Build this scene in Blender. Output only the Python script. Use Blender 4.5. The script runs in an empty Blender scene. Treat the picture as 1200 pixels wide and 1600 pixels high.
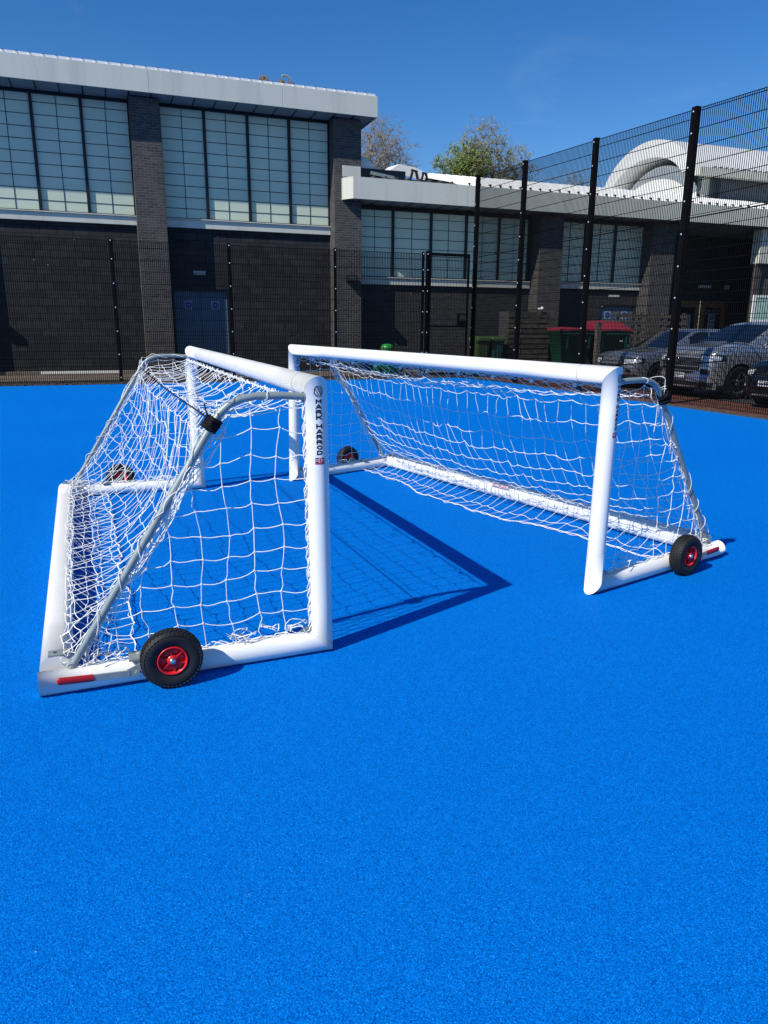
import bpy, bmesh, math, random
from mathutils import Vector, Matrix, Quaternion
R = math.radians
PI = math.pi
rnd = random.Random(7)
C = bpy.context.scene.collection
SC = bpy.context.scene

# ------------------------------------------------------------ camera, sky, sun, exposure
CAM_F, CAM_HY, CAM_ROLL, CAM_YAW, CAM_H = 1140.0, 511.0, 0.37, -20.4, 1.5
def cam_axes():
    p = math.atan((800 - CAM_HY) / CAM_F); r = R(CAM_ROLL)
    down = Vector((-math.sin(r)*math.cos(p), math.cos(r)*math.cos(p), math.sin(p))).normalized()
    up = -down
    z = Vector((0, 0, 1))
    fh = (z - up*z.dot(up)).normalized()
    rt = fh.cross(up).normalized()
    if rt.x < 0: rt = -rt
    a = R(CAM_YAW)
    return (math.cos(a)*rt - math.sin(a)*fh, math.cos(a)*fh + math.sin(a)*rt, up)
WX, WY, WZ = cam_axes()
def c2w(v):
    v = Vector(v); return Vector((WX.dot(v), WY.dot(v), WZ.dot(v)))
cd = bpy.data.cameras.new('camera'); cam = bpy.data.objects.new('camera', cd); C.objects.link(cam)
cr, cu, cb = c2w((1, 0, 0)), c2w((0, -1, 0)), c2w((0, 0, -1))
cam.matrix_world = Matrix(((cr.x, cu.x, cb.x, 0), (cr.y, cu.y, cb.y, 0), (cr.z, cu.z, cb.z, CAM_H), (0, 0, 0, 1)))
cd.sensor_fit = 'VERTICAL'; cd.sensor_height = 36.0; cd.sensor_width = 27.0
cd.lens = CAM_F / 1600 * 36.0
cd.clip_start = 0.05; cd.clip_end = 2000
SC.camera = cam

SUNV = Vector((-1.312, -0.535, 1.285)).normalized()
w = bpy.data.worlds.new("World"); SC.world = w; w.use_nodes = True
nt = w.node_tree; nt.nodes.clear()
wo = nt.nodes.new('ShaderNodeOutputWorld'); bg = nt.nodes.new('ShaderNodeBackground')
sk = nt.nodes.new('ShaderNodeTexSky'); sk.sky_type = 'NISHITA'; sk.sun_disc = False
sk.sun_elevation = math.asin(SUNV.z); sk.sun_rotation = math.atan2(SUNV.x, SUNV.y)
sk.air_density = 1.0; sk.dust_density = 0.2; sk.ozone_density = 4.0; sk.altitude = 200
hs = nt.nodes.new('ShaderNodeHueSaturation'); hs.inputs['Saturation'].default_value = 1.33; hs.inputs['Hue'].default_value = 0.508
nt.links.new(sk.outputs[0], hs.inputs['Color']); tc = nt.nodes.new('ShaderNodeTexCoord'); mp = nt.nodes.new('ShaderNodeMapping'); mp.inputs['Scale'].default_value = (2.0, 2.0, 7.0); mp.inputs['Rotation'].default_value = (.3, .25, 0); mp.inputs['Location'].default_value = (.4, .1, .2)
cn = nt.nodes.new('ShaderNodeTexNoise'); cn.inputs['Scale'].default_value = 2.2; cn.inputs['Detail'].default_value = 9; cn.inputs['Roughness'].default_value = .62; cn.inputs['Distortion'].default_value = .8
cm = nt.nodes.new('ShaderNodeMapRange'); cm.inputs['From Min'].default_value = .60; cm.inputs['From Max'].default_value = .85; cm.inputs['To Max'].default_value = .07
cx = nt.nodes.new('ShaderNodeMixRGB'); cx.inputs['Color2'].default_value = (5.5, 6.0, 6.6, 1)
nt.links.new(tc.outputs['Generated'], mp.inputs['Vector']); nt.links.new(mp.outputs[0], cn.inputs['Vector']); nt.links.new(cn.outputs['Fac'], cm.inputs['Value'])
nt.links.new(cm.outputs[0], cx.inputs['Fac']); nt.links.new(hs.outputs[0], cx.inputs['Color1']); nt.links.new(cx.outputs[0], bg.inputs[0])
bg.inputs[1].default_value = 0.115
nt.links.new(bg.outputs[0], wo.inputs[0])
sd = bpy.data.lights.new('sun', 'SUN'); sd.energy = 5.0; sd.angle = R(0.5); sd.color = (1.0, 0.955, 0.87)
sun = bpy.data.objects.new('sun', sd); C.objects.link(sun)
sun.rotation_euler = SUNV.to_track_quat('Z', 'Y').to_euler(); sun.location = (0, 0, 30)
SC.view_settings.view_transform = 'Standard'; SC.view_settings.look = 'None'
SC.view_settings.exposure = 0.10; SC.view_settings.gamma = 1.0

# ------------------------------------------------------------ materials
M = {}
class NT:
    def __init__(s, name):
        s.m = bpy.data.materials.new(name); s.m.use_nodes = True
        s.t = s.m.node_tree; s.b = s.t.nodes['Principled BSDF']; s.co = None
    def n(s, typ, **kw):
        o = s.t.nodes.new('ShaderNode' + typ)
        for k, v in kw.items():
            if k in ('operation', 'blend_type', 'data_type', 'feature', 'noise_dimensions', 'bands_direction', 'wave_type', 'offset', 'squash', 'offset_frequency', 'distance'):
                setattr(o, k, v)
            else: o.inputs[k].default_value = v
        return o
    def l(s, a, b): s.t.links.new(a, b)
    def obj(s):
        if not s.co: s.co = s.n('TexCoord')
        return s.co.outputs['Object']
    def noise(s, scale, detail=4, rough=.55, vec=None):
        o = s.n('TexNoise', Scale=scale, Detail=detail, Roughness=rough); s.l(vec or s.obj(), o.inputs['Vector']); return o.outputs['Fac']
    def ramp(s, fac, stops):
        o = s.n('ValToRGB'); e = o.color_ramp.elements
        while len(e) < len(stops): e.new(0.5)
        for i, (p, c) in enumerate(stops):
            e[i].position = p; e[i].color = (*c, 1) if len(c) == 3 else c
        s.l(fac, o.inputs['Fac']); return o.outputs['Color']
    def mix(s, fac, a, b, mode='MIX'):
        o = s.n('MixRGB', blend_type=mode)
        for sock, v in ((o.inputs['Fac'], fac), (o.inputs['Color1'], a), (o.inputs['Color2'], b)):
            if hasattr(v, 'is_output'): s.l(v, sock)
            else: sock.default_value = v if not isinstance(v, tuple) or len(v) == 4 else (*v, 1)
        return o.outputs[0]
    def bump(s, h, strength=.3, dist=.01):
        o = s.n('Bump', Strength=strength, Distance=dist); s.l(h, o.inputs['Height']); s.l(o.outputs[0], s.b.inputs['Normal'])
    def swiz(s, order, off=(0,0,0)):      # reorder object coordinates, e.g. 'xz'
        sp = s.n('SeparateXYZ'); s.l(s.obj(), sp.inputs[0]); cb_ = s.n('CombineXYZ')
        for i, ch in enumerate(order): s.l(sp.outputs['xyz'.index(ch)], cb_.inputs[i])
        return cb_.outputs[0]
def pm(name, col, rough=.5, metal=0, spec=.5, var=.12, vscale=6, bump=0, bscale=60, **kw):
    """plain coloured material broken up with noise in colour and roughness"""
    t = NT(name); b = t.b
    f = t.noise(vscale, 6)
    a = tuple(max(0, c*(1-var)) for c in col); d = tuple(min(1, c*(1+var)) for c in col)
    t.l(t.ramp(f, [(.3, a), (.7, d)]), b.inputs['Base Color'])
    r = t.n('MapRange'); r.inputs['To Min'].default_value = max(0, rough-.07); r.inputs['To Max'].default_value = min(1, rough+.07)
    t.l(t.noise(vscale*2.3, 4), r.inputs['Value']); t.l(r.outputs[0], b.inputs['Roughness'])
    b.inputs['Metallic'].default_value = metal; b.inputs['Specular IOR Level'].default_value = spec
    if bump: t.bump(t.noise(bscale, 4), bump, .01)
    for k, v in kw.items(): b.inputs[k.replace('_', ' ')].default_value = v
    M[name] = t.m; return t.m

def worn_white(name, col, rough):
    t = NT(name); b = t.b
    base = t.ramp(t.noise(3, 5), [(.3, tuple(c*.98 for c in col)), (.7, col)])
    g = t.n('MapRange'); g.inputs['From Min'].default_value = .60; g.inputs['From Max'].default_value = .80; g.inputs['To Max'].default_value = .30
    t.l(t.noise(11, 9, .78), g.inputs['Value'])
    c = t.mix(g.outputs[0], base, (.42, .43, .44))
    mp_ = t.n('Mapping'); mp_.inputs['Scale'].default_value = (30, 30, 160); t.l(t.obj(), mp_.inputs['Vector'])
    sc = t.n('MapRange'); sc.inputs['From Min'].default_value = .70; sc.inputs['From Max'].default_value = .74; sc.inputs['To Max'].default_value = .35
    t.l(t.noise(1.2, 3, .5, mp_.outputs[0]), sc.inputs['Value'])
    t.l(t.mix(sc.outputs[0], c, (.30, .31, .33)), b.inputs['Base Color'])
    r = t.n('MapRange'); r.inputs['To Min'].default_value = rough-.06; r.inputs['To Max'].default_value = rough+.14; t.l(t.noise(7, 6), r.inputs['Value']); t.l(r.outputs[0], b.inputs['Roughness'])
    M[name] = t.m
worn_white('white_paint', (.80, .79, .745), .24)
worn_white('ballast_paint', (.76, .75, .71), .34)
pm('white_cord', (.88, .87, .82), .8, 0, .2, .03, 40)
pm('galvanised', (.27, .31, .295), .45, .25, .5, .12, 25)
pm('bright_steel', (.62, .64, .65), .25, .95, .5, .1, 60)
pm('black_rubber', (.012, .012, .013), .62, 0, .35, .2, 30)
pm('red_plastic', (.62, .012, .018), .35, 0, .5, .1, 20)
pm('red_grip', (.36, .006, .015), .45, 0, .4, .1, 30)
pm('black_rope', (.008, .008, .009), .85, 0, .2, .2, 60)
pm('ink', (.006, .007, .018), .4, 0, .4, 0, 5)
pm('flag_blue', (.01, .015, .12), .4); pm('flag_red', (.55, .01, .02), .4); pm('flag_white', (.75, .75, .76), .4, var=.02)
pm('sticker_pink', (.78, .55, .56), .4, var=.05, vscale=60); pm('sticker_red', (.55, .05, .07), .4)
pm('black_steel', (.003, .003, .0035), .65, 0, .1, .2, 20)
pm('bolt_steel', (.60, .60, .60), .5, .1, .5, .1, 60)
pm('frame_black', (.006, .007, .009), .45, 0, .4, .2, 10)
pm('panel_joint', (.03, .045, .055), .5)
pm('concrete_pale', (.17, .145, .11), .85, bump=.3, bscale=30, var=.2, vscale=3)
pm('roof_white', (.80, .80, .77), .45, .1, .4, .05, 2)
pm('roof_dark', (.045, .05, .055), .7, var=.2)
pm('soffit', (.26, .30, .30), .5, .0, .4, .15, 3)
pm('door_blue', (.075, .13, .185), .5, 0, .4, .1, 4)
pm('sign_blue', (.01, .05, .30), .4); pm('sign_white', (.34, .36, .38), .4)
pm('timber_pale', (.30, .23, .14), .85, bump=.4, bscale=40, var=.35, vscale=9)
pm('timber_dark', (.060, .050, .036), .9, bump=.5, bscale=50, var=.55, vscale=7)
pm('timber_weathered', (.085, .072, .055), .9, bump=.5, bscale=45, var=.5, vscale=8)
pm('door_wood', (.26, .12, .045), .55, var=.25, vscale=9)
pm('bin_green', (.045, .085, .025), .5, var=.12); pm('bin_teal', (.022, .085, .07), .5, var=.12)
pm('container_green', (.004, .05, .028), .45, var=.3, vscale=4); pm('container_lid', (.26, .022, .04), .45, var=.15)
pm('dome_green', (.02, .28, .045), .3, var=.25, vscale=8)
pm('silver_paint', (.42, .44, .47), .20, .6, .5, .04, 4, Coat_Weight=.6, Coat_Roughness=.06)
pm('silver_blue_paint', (.30, .32, .37), .20, .6, .5, .04, 4, Coat_Weight=.6, Coat_Roughness=.06)
pm('dark_paint', (.012, .013, .017), .25, .5, .5, .1, 4, Coat_Weight=.8, Coat_Roughness=.05)
pm('car_glass', (.008, .012, .018), .05, 0, .8, .1, 4)
pm('car_plastic', (.012, .012, .013), .55, var=.2); pm('chrome', (.75, .76, .78), .12, 1, .5, .02)
pm('lamp_glass', (.72, .76, .80), .10, .35, .8, .3, 60)
pm('alloy', (.35, .36, .38), .3, .9, var=.1)
pm('plate_white', (.75, .76, .74), .4, var=.03); pm('window_mint', (.36, .55, .48), .15, 0, .6, .1, 4)
pm('upvc_white', (.8, .8, .8), .35, var=.02)
pm('bark', (.13, .10, .08), .9, bump=.4, var=.3, vscale=20)
pm('twig', (.27, .225, .175), .9, var=.3, vscale=10)
pm('dry_stalk', (.26, .21, .15), .9, var=.4, vscale=30)
pm('grey_cladding', (.10, .12, .14), .55, var=.1)
pm('soil', (.07, .055, .045), .95, bump=.6, bscale=25, var=.5, vscale=6)

def leaf_mat(name, a, b_):
    t = NT(name); oi = t.n('Attribute'); oi.attribute_name = 'tint'
    t.l(t.ramp(oi.outputs['Fac'], [(0, a), (1, b_)]), t.b.inputs['Base Color'])
    t.b.inputs['Roughness'].default_value = .6
    tr = t.n('BsdfTranslucent'); t.l(t.ramp(oi.outputs['Fac'], [(0, a), (1, b_)]), tr.inputs[0])
    mx = t.n('MixShader', Fac=.3); out = t.t.nodes['Material Output']
    t.l(t.b.outputs[0], mx.inputs[1]); t.l(tr.outputs[0], mx.inputs[2]); t.l(mx.outputs[0], out.inputs[0]); M[name] = t.m
leaf_mat('leaf_green', (.08, .14, .022), (.33, .42, .10))
leaf_mat('leaf_bud', (.17, .18, .08), (.36, .36, .18))

def court_material():
    t = NT('court_blue'); o = t.obj()
    v = t.n('TexVoronoi', Scale=420, feature='F1'); t.l(o, v.inputs['Vector'])
    v2 = t.n('TexVoronoi', Scale=170, feature='F1'); t.l(o, v2.inputs['Vector'])
    sep = t.n('SeparateColor'); t.l(v.outputs['Color'], sep.inputs[0])
    grain = t.ramp(sep.outputs[0], [(0, (.0, .058, .30)), (.45, (.0, .150, .575)), (.86, (.0, .196, .70)), (1, (.01, .30, .88))])
    big = t.ramp(t.noise(.35, 5), [(.3, (.93, .955, .97)), (.7, (1.03, 1.02, 1.01))])
    mid = t.ramp(t.noise(9, 5, .7), [(.3, (.98, .985, .99)), (.7, (1.015, 1.015, 1.01))])
    c = t.mix(1, t.mix(1, grain, big, 'MULTIPLY'), mid, 'MULTIPLY')
    # a few pale specks of grit and dust
    sp = t.n('TexVoronoi', Scale=5.5, feature='F1'); t.l(o, sp.inputs['Vector'])
    m = t.n('Math', operation='LESS_THAN'); m.inputs[1].default_value = .012; t.l(sp.outputs['Distance'], m.inputs[0])
    c = t.mix(m.outputs[0], c, (.35, .45, .6))
    t.l(c, t.b.inputs['Base Color']); t.b.inputs['Roughness'].default_value = .72; t.b.inputs['Specular IOR Level'].default_value = .02
    ad = t.n('Math', operation='ADD'); t.l(v.outputs['Distance'], ad.inputs[0]); t.l(v2.outputs['Distance'], ad.inputs[1])
    t.bump(ad.outputs[0], .55, .003)
    M['court_blue'] = t.m
court_material()

def brick_material(name, c1, c2, mortar, bw, bh, order, ms=.012, bumps=.5, rough=.85, white=0, sp=.3):
    t = NT(name); vec = t.swiz(order)
    b = t.n('TexBrick', Color1=(*c1, 1), Color2=(*c2, 1), Mortar=(*mortar, 1), Scale=1.0)
    b.inputs['Brick Width'].default_value = bw; b.inputs['Row Height'].default_value = bh
    b.inputs['Mortar Size'].default_value = ms; b.inputs['Mortar Smooth'].default_value = .2; b.inputs['Bias'].default_value = 0
    t.l(vec, b.inputs['Vector'])
    n = t.ramp(t.noise(3.0, 6, .7), [(.25, (.72, .72, .74)), (.75, (1.25, 1.22, 1.2))])
    n2 = t.ramp(t.noise(45, 4, .7), [(.3, (.8, .8, .8)), (.7, (1.15, 1.15, 1.15))])
    c = t.mix(1, t.mix(1, b.outputs['Color'], n, 'MULTIPLY'), n2, 'MULTIPLY')
    if white:    # efflorescence and mortar droppings at the joints
        g = t.n('MapRange'); g.inputs['From Min'].default_value = .62; g.inputs['From Max'].default_value = .72; t.l(t.noise(4.2, 7, .8), g.inputs['Value'])
        mm = t.n('Math', operation='MULTIPLY'); t.l(g.outputs[0], mm.inputs[0]); t.l(b.outputs['Fac'], mm.inputs[1])
        c = t.mix(mm.outputs[0], c, (white, white, white))
        s2 = t.n('TexVoronoi', Scale=2.3, feature='F1'); t.l(vec, s2.inputs['Vector'])
        m = t.n('Math', operation='LESS_THAN'); m.inputs[1].default_value = .045; t.l(s2.outputs['Distance'], m.inputs[0])
        c = t.mix(m.outputs[0], c, (white*1.4, white*1.4, white*1.35))
    t.l(c, t.b.inputs['Base Color']); t.b.inputs['Roughness'].default_value = rough; t.b.inputs['Specular IOR Level'].default_value = sp
    inv = t.n('Math', operation='SUBTRACT'); inv.inputs[0].default_value = 1; t.l(b.outputs['Fac'], inv.inputs[1])
    ad = t.n('Math', operation='MULTIPLY_ADD'); t.l(t.noise(60, 4, .7), ad.inputs[0]); ad.inputs[1].default_value = .5; t.l(inv.outputs[0], ad.inputs[2])
    t.bump(ad.outputs[0], bumps, .012)
    M[name] = t.m
brick_material('block_dark', (.018, .0195, .023), (.035, .036, .039), (.007, .007, .008), .46, .23, 'xzy', .010, .6, white=.16)
brick_material('brick_grey', (.045, .044, .045), (.080, .076, .072), (.12, .115, .11), .225, .075, 'xzy', .008, .5)
brick_material('brick_grey_side', (.045, .044, .045), (.080, .076, .072), (.12, .115, .11), .225, .075, 'yzx', .008, .5)
brick_material('brick_dark', (.022, .022, .025), (.040, .038, .038), (.055, .055, .055), .225, .075, 'xzy', .008, .5, white=.14)
brick_material('paver_red', (.20, .075, .045), (.30, .12, .075), (.06, .045, .04), .20, .10, 'xyz', .007, .5)

def fascia_material():
    t = NT('fascia_metal'); 
    st = t.n('Mapping'); st.inputs['Scale'].default_value = (2.2, 2.2, .25); t.l(t.obj(), st.inputs['Vector'])
    n = t.noise(1.0, 8, .65, st.outputs[0])
    c = t.ramp(n, [(.25, (.47, .47, .41)), (.5, (.58, .58, .50)), (.75, (.60, .60, .52))])
    g = t.n('MapRange'); g.inputs['From Min'].default_value = .66; g.inputs['From Max'].default_value = .76; t.l(t.noise(3.5, 8, .75), g.inputs['Value'])
    c = t.mix(g.outputs[0], c, (.14, .12, .09))
    t.l(c, t.b.inputs['Base Color']); t.b.inputs['Roughness'].default_value = .42; t.b.inputs['Specular IOR Level'].default_value = .4
    M['fascia_metal'] = t.m
fascia_material()

def glazing_material():
    """translucent polycarbonate sheet: milky, a little glossy, with faint ribs"""
    t = NT('polycarbonate'); 
    n = t.noise(.8, 5, .6)
    t.l(t.ramp(n, [(.3, (.55, .62, .47)), (.7, (.63, .69, .52))]), t.b.inputs['Base Color'])
    t.b.inputs['Roughness'].default_value = .28; t.b.inputs['Specular IOR Level'].default_value = .5
    wv = t.n('TexWave', Scale=26.0, wave_type='BANDS', bands_direction='X'); t.l(t.obj(), wv.inputs['Vector'])
    ad = t.n('Math', operation='MULTIPLY_ADD'); t.l(t.noise(2, 3), ad.inputs[0]); ad.inputs[1].default_value = 4; t.l(wv.outputs['Fac'], ad.inputs[2])
    t.bump(ad.outputs[0], .12, .004)
    M['polycarbonate'] = t.m
glazing_material()

def asphalt_material(name, a, b_):
    t = NT(name); v = t.n('TexVoronoi', Scale=90); t.l(t.obj(), v.inputs['Vector'])
    sep = t.n('SeparateColor'); t.l(v.outputs['Color'], sep.inputs[0])
    c = t.mix(1, t.ramp(sep.outputs[0], [(0, a), (1, b_)]), t.ramp(t.noise(.8, 7, .7), [(.3, (.7, .7, .7)), (.7, (1.25, 1.22, 1.2))]), 'MULTIPLY')
    t.l(c, t.b.inputs['Base Color']); t.b.inputs['Roughness'].default_value = .9; t.bump(v.outputs['Distance'], .5, .006)
    M[name] = t.m
asphalt_material('asphalt', (.030, .030, .032), (.065, .063, .062))
asphalt_material('path_grit', (.075, .06, .045), (.17, .14, .11))
asphalt_material('field_grass', (.03, .05, .015), (.06, .09, .03))

# ------------------------------------------------------------ mesh helpers
class MB:
    def __init__(s): s.v = []; s.f = []; s.mi = []; s.sm = []; s.cur = 0; s.smooth = False
    def add(s, vs, fs, smooth=None):
        n = len(s.v); s.v += [tuple(v) for v in vs]; s.f += [tuple(n+i for i in f) for f in fs]
        s.mi += [s.cur]*len(fs); s.sm += [s.smooth if smooth is None else smooth]*len(fs)
    def box(s, a, b):
        x0, y0, z0 = a; x1, y1, z1 = b
        s.add([(x0,y0,z0),(x1,y0,z0),(x1,y1,z0),(x0,y1,z0),(x0,y0,z1),(x1,y0,z1),(x1,y1,z1),(x0,y1,z1)],
              [(0,3,2,1),(4,5,6,7),(0,1,5,4),(1,2,6,5),(2,3,7,6),(3,0,4,7)], False)
    def obox(s, c, ax, ay, az):      # oriented box from centre and three half axes
        c = Vector(c); ax, ay, az = Vector(ax), Vector(ay), Vector(az)
        vs = [c+i*ax+j*ay+k*az for k in (-1,1) for j, i in ((-1,-1),(-1,1),(1,1),(1,-1))]
        s.add(vs, [(0,3,2,1),(4,5,6,7),(0,1,5,4),(1,2,6,5),(2,3,7,6),(3,0,4,7)], False)
    def tube(s, pts, r, n=8, cap=True, closed=False, rf=None):
        pts = [Vector(p) for p in pts]; m = len(pts)
        if m < 2: return
        rings = []; prev = None
        for i, p in enumerate(pts):
            a = pts[(i-1) % m] if (i or closed) else p; b = pts[(i+1) % m] if (i < m-1 or closed) else p
            t = (b-a)
            if t.length < 1e-9: t = Vector((0,0,1))
            t.normalize()
            if prev is None:
                u = t.cross(Vector((0,0,1)))
                if u.length < .05: u = t.cross(Vector((1,0,0)))
            else: u = prev - t*prev.dot(t)
            if u.length < 1e-6: u = t.orthogonal()
            u.normalize(); prev = u; w_ = t.cross(u)
            rr = r if rf is None else rf(i/(m-1))
            if isinstance(rr, (list, tuple)): ra, rb = rr
            else: ra = rb = rr
            rings.append([p + u*ra*math.cos(2*PI*k/n) + w_*rb*math.sin(2*PI*k/n) for k in range(n)])
        vs = [v for rg in rings for v in rg]; fs = []
        for i in range(m if closed else m-1):
            for k in range(n):
                j = (i+1) % m
                fs.append((i*n+k, i*n+(k+1) % n, j*n+(k+1) % n, j*n+k))
        s.add(vs, fs, True)
        if cap and not closed:
            s.add(rings[0], [tuple(range(n))[::-1]], False); s.add(rings[-1], [tuple(range(n))], False)
    def grid(s, P, flip=False, smooth=True):
        h = len(P); w_ = len(P[0]); vs = [p for r_ in P for p in r_]
        fs = []
        for i in range(h-1):
            for j in range(w_-1):
                q = (i*w_+j, i*w_+j+1, (i+1)*w_+j+1, (i+1)*w_+j)
                fs.append(q[::-1] if flip else q)
        s.add(vs, fs, smooth)
    def lathe(s, prof, c, axis, n=48, smooth=True):
        c = Vector(c); a = Vector(axis).normalized(); u = a.orthogonal().normalized(); v = a.cross(u)
        vs = []; 
        for (r_, h) in prof:
            for k in range(n):
                t = 2*PI*k/n; vs.append(c + a*h + (u*math.cos(t)+v*math.sin(t))*r_)
        fs = []
        for i in range(len(prof)-1):
            for k in range(n): fs.append((i*n+k, i*n+(k+1) % n, (i+1)*n+(k+1) % n, (i+1)*n+k))
        s.add(vs, fs, smooth)
    def build(s, name, mats, parent=None, bevel=0, merge=False, origin=None):
        if not isinstance(mats, (list, tuple)): mats = [mats]
        me = bpy.data.meshes.new(name)
        vs = s.v
        if origin is not None:
            o_ = Vector(origin); vs = [tuple(Vector(v)-o_) for v in vs]
        me.from_pydata([tuple(v) for v in vs], [], s.f)
        for m in mats: me.materials.append(M[m] if isinstance(m, str) else m)
        me.polygons.foreach_set('material_index', s.mi); me.polygons.foreach_set('use_smooth', s.sm)
        if merge:
            bm = bmesh.new(); bm.from_mesh(me); bmesh.ops.remove_doubles(bm, verts=bm.verts, dist=1e-4); bm.to_mesh(me); bm.free()
        me.update()
        o = bpy.data.objects.new(name, me); C.objects.link(o)
        if origin is not None and parent is None: o.location = origin
        if parent is not None: o.parent = parent
        if bevel:
            md = o.modifiers.new('bevel', 'BEVEL'); md.width = bevel; md.segments = 2; md.limit_method = 'ANGLE'; md.angle_limit = R(40)
            md.harden_normals = True
        return o
def tag(o, label=None, cat=None, group=None, kind=None):
    if label: o['label'] = label
    if cat: o['category'] = cat
    if group: o['group'] = group
    if kind: o['kind'] = kind
    return o
def thing(name, label, cat, loc=(0,0,0), rz=0, group=None):
    o = bpy.data.objects.new(name, None); C.objects.link(o); o.location = loc; o.rotation_euler = (0,0,rz); o.empty_display_size = .2
    return tag(o, label, cat, group)
def clone(o, parent=None):
    c = o.copy(); C.objects.link(c)
    if parent is not None: c.parent = parent
    for ch in list(o.children): clone(ch, c)
    return c
def sheet(name, x0, y0, x1, y1, z, mat, kind='structure'):
    b = MB(); b.add([(x0,y0,z),(x1,y0,z),(x1,y1,z),(x0,y1,z)], [(0,1,2,3)], False)
    return tag(b.build(name, mat), kind=kind)

# ------------------------------------------------------------ the ground
sheet('ground', -400, -300, 600, 900, -.030, 'field_grass')
sheet('car_park_asphalt', -60, 20.62, 120, 60, -.012, 'asphalt')
sheet('car_park_bay', 12.45, -40, 120, 20.62, -.012, 'asphalt')
sheet('court', -45, -35, 10.5, 20.62, 0, 'court_blue')
sheet('grit_path', -45, 20.80, 10.62, 25.3, -.006, 'path_grit')
sheet('brick_paving', 10.62, -35, 12.45, 20.62, -.006, 'paver_red')
b = MB(); b.box((-45, 20.62, -.1), (10.62, 20.80, .025)); b.box((10.50, -35, -.1), (10.60, 20.62, .022))
tag(b.build('kerb', 'asphalt', bevel=.008), kind='structure')
# ragged litter of soil and grit against the kerb
b = MB()
for i in range(900):
    x = rnd.uniform(-8, 10.4); y = 20.60 + abs(rnd.gauss(0, .04))*-1 + rnd.uniform(0, .3); r_ = rnd.uniform(.006, .03)
    z = .0 if y < 20.62 else .025
    b.obox((x, y, z+r_*.3), (r_, r_*.3, 0), (-r_*.3, r_*rnd.uniform(.4, 1), 0), (0, 0, r_*.4))
for i in range(500):
    y = rnd.uniform(7, 20.5); x = 10.50 - abs(rnd.gauss(0, .03)) + rnd.uniform(0, .2); r_ = rnd.uniform(.004, .016)
    z = 0 if x < 10.5 else .022
    b.obox((x, y, z+r_*.3), (r_, r_*.3, 0), (-r_*.3, r_*rnd.uniform(.4, 1), 0), (0, 0, r_*.4))
tag(b.build('soil_crumbs', 'soil'), 'dark crumbs of soil and bark strewn along the edge of the blue court', 'debris', kind='stuff')

# ------------------------------------------------------------ goals
def fillet(pts, n=5):
    return pts
BAR = [(.045, 1.205), (.15, 1.213), (.27, 1.213), (.33, 1.203), (.38, 1.182), (.42, 1.148), (.455, 1.10), (1.115, .085)]
def bar_a(z):
    if z >= 1.10: return .455
    return .455 + (1.10-z)/(1.10-.085)*(1.115-.455)
def letters(txt, size, bold=.02):
    cu_ = bpy.data.curves.new('t', 'FONT'); cu_.body = txt; cu_.size = size; cu_.align_x = 'CENTER'; cu_.offset = bold*size; cu_.resolution_u = 3
    o = bpy.data.objects.new('t', cu_); C.objects.link(o)
    me = bpy.data.meshes.new_from_object(o.evaluated_get(bpy.context.evaluated_depsgraph_get()))
    vs = [v.co.copy() for v in me.vertices]; fs = [tuple(p.vertices) for p in me.polygons]
    bpy.data.objects.remove(o); bpy.data.curves.remove(cu_); bpy.data.meshes.remove(me)
    return vs, fs

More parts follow.
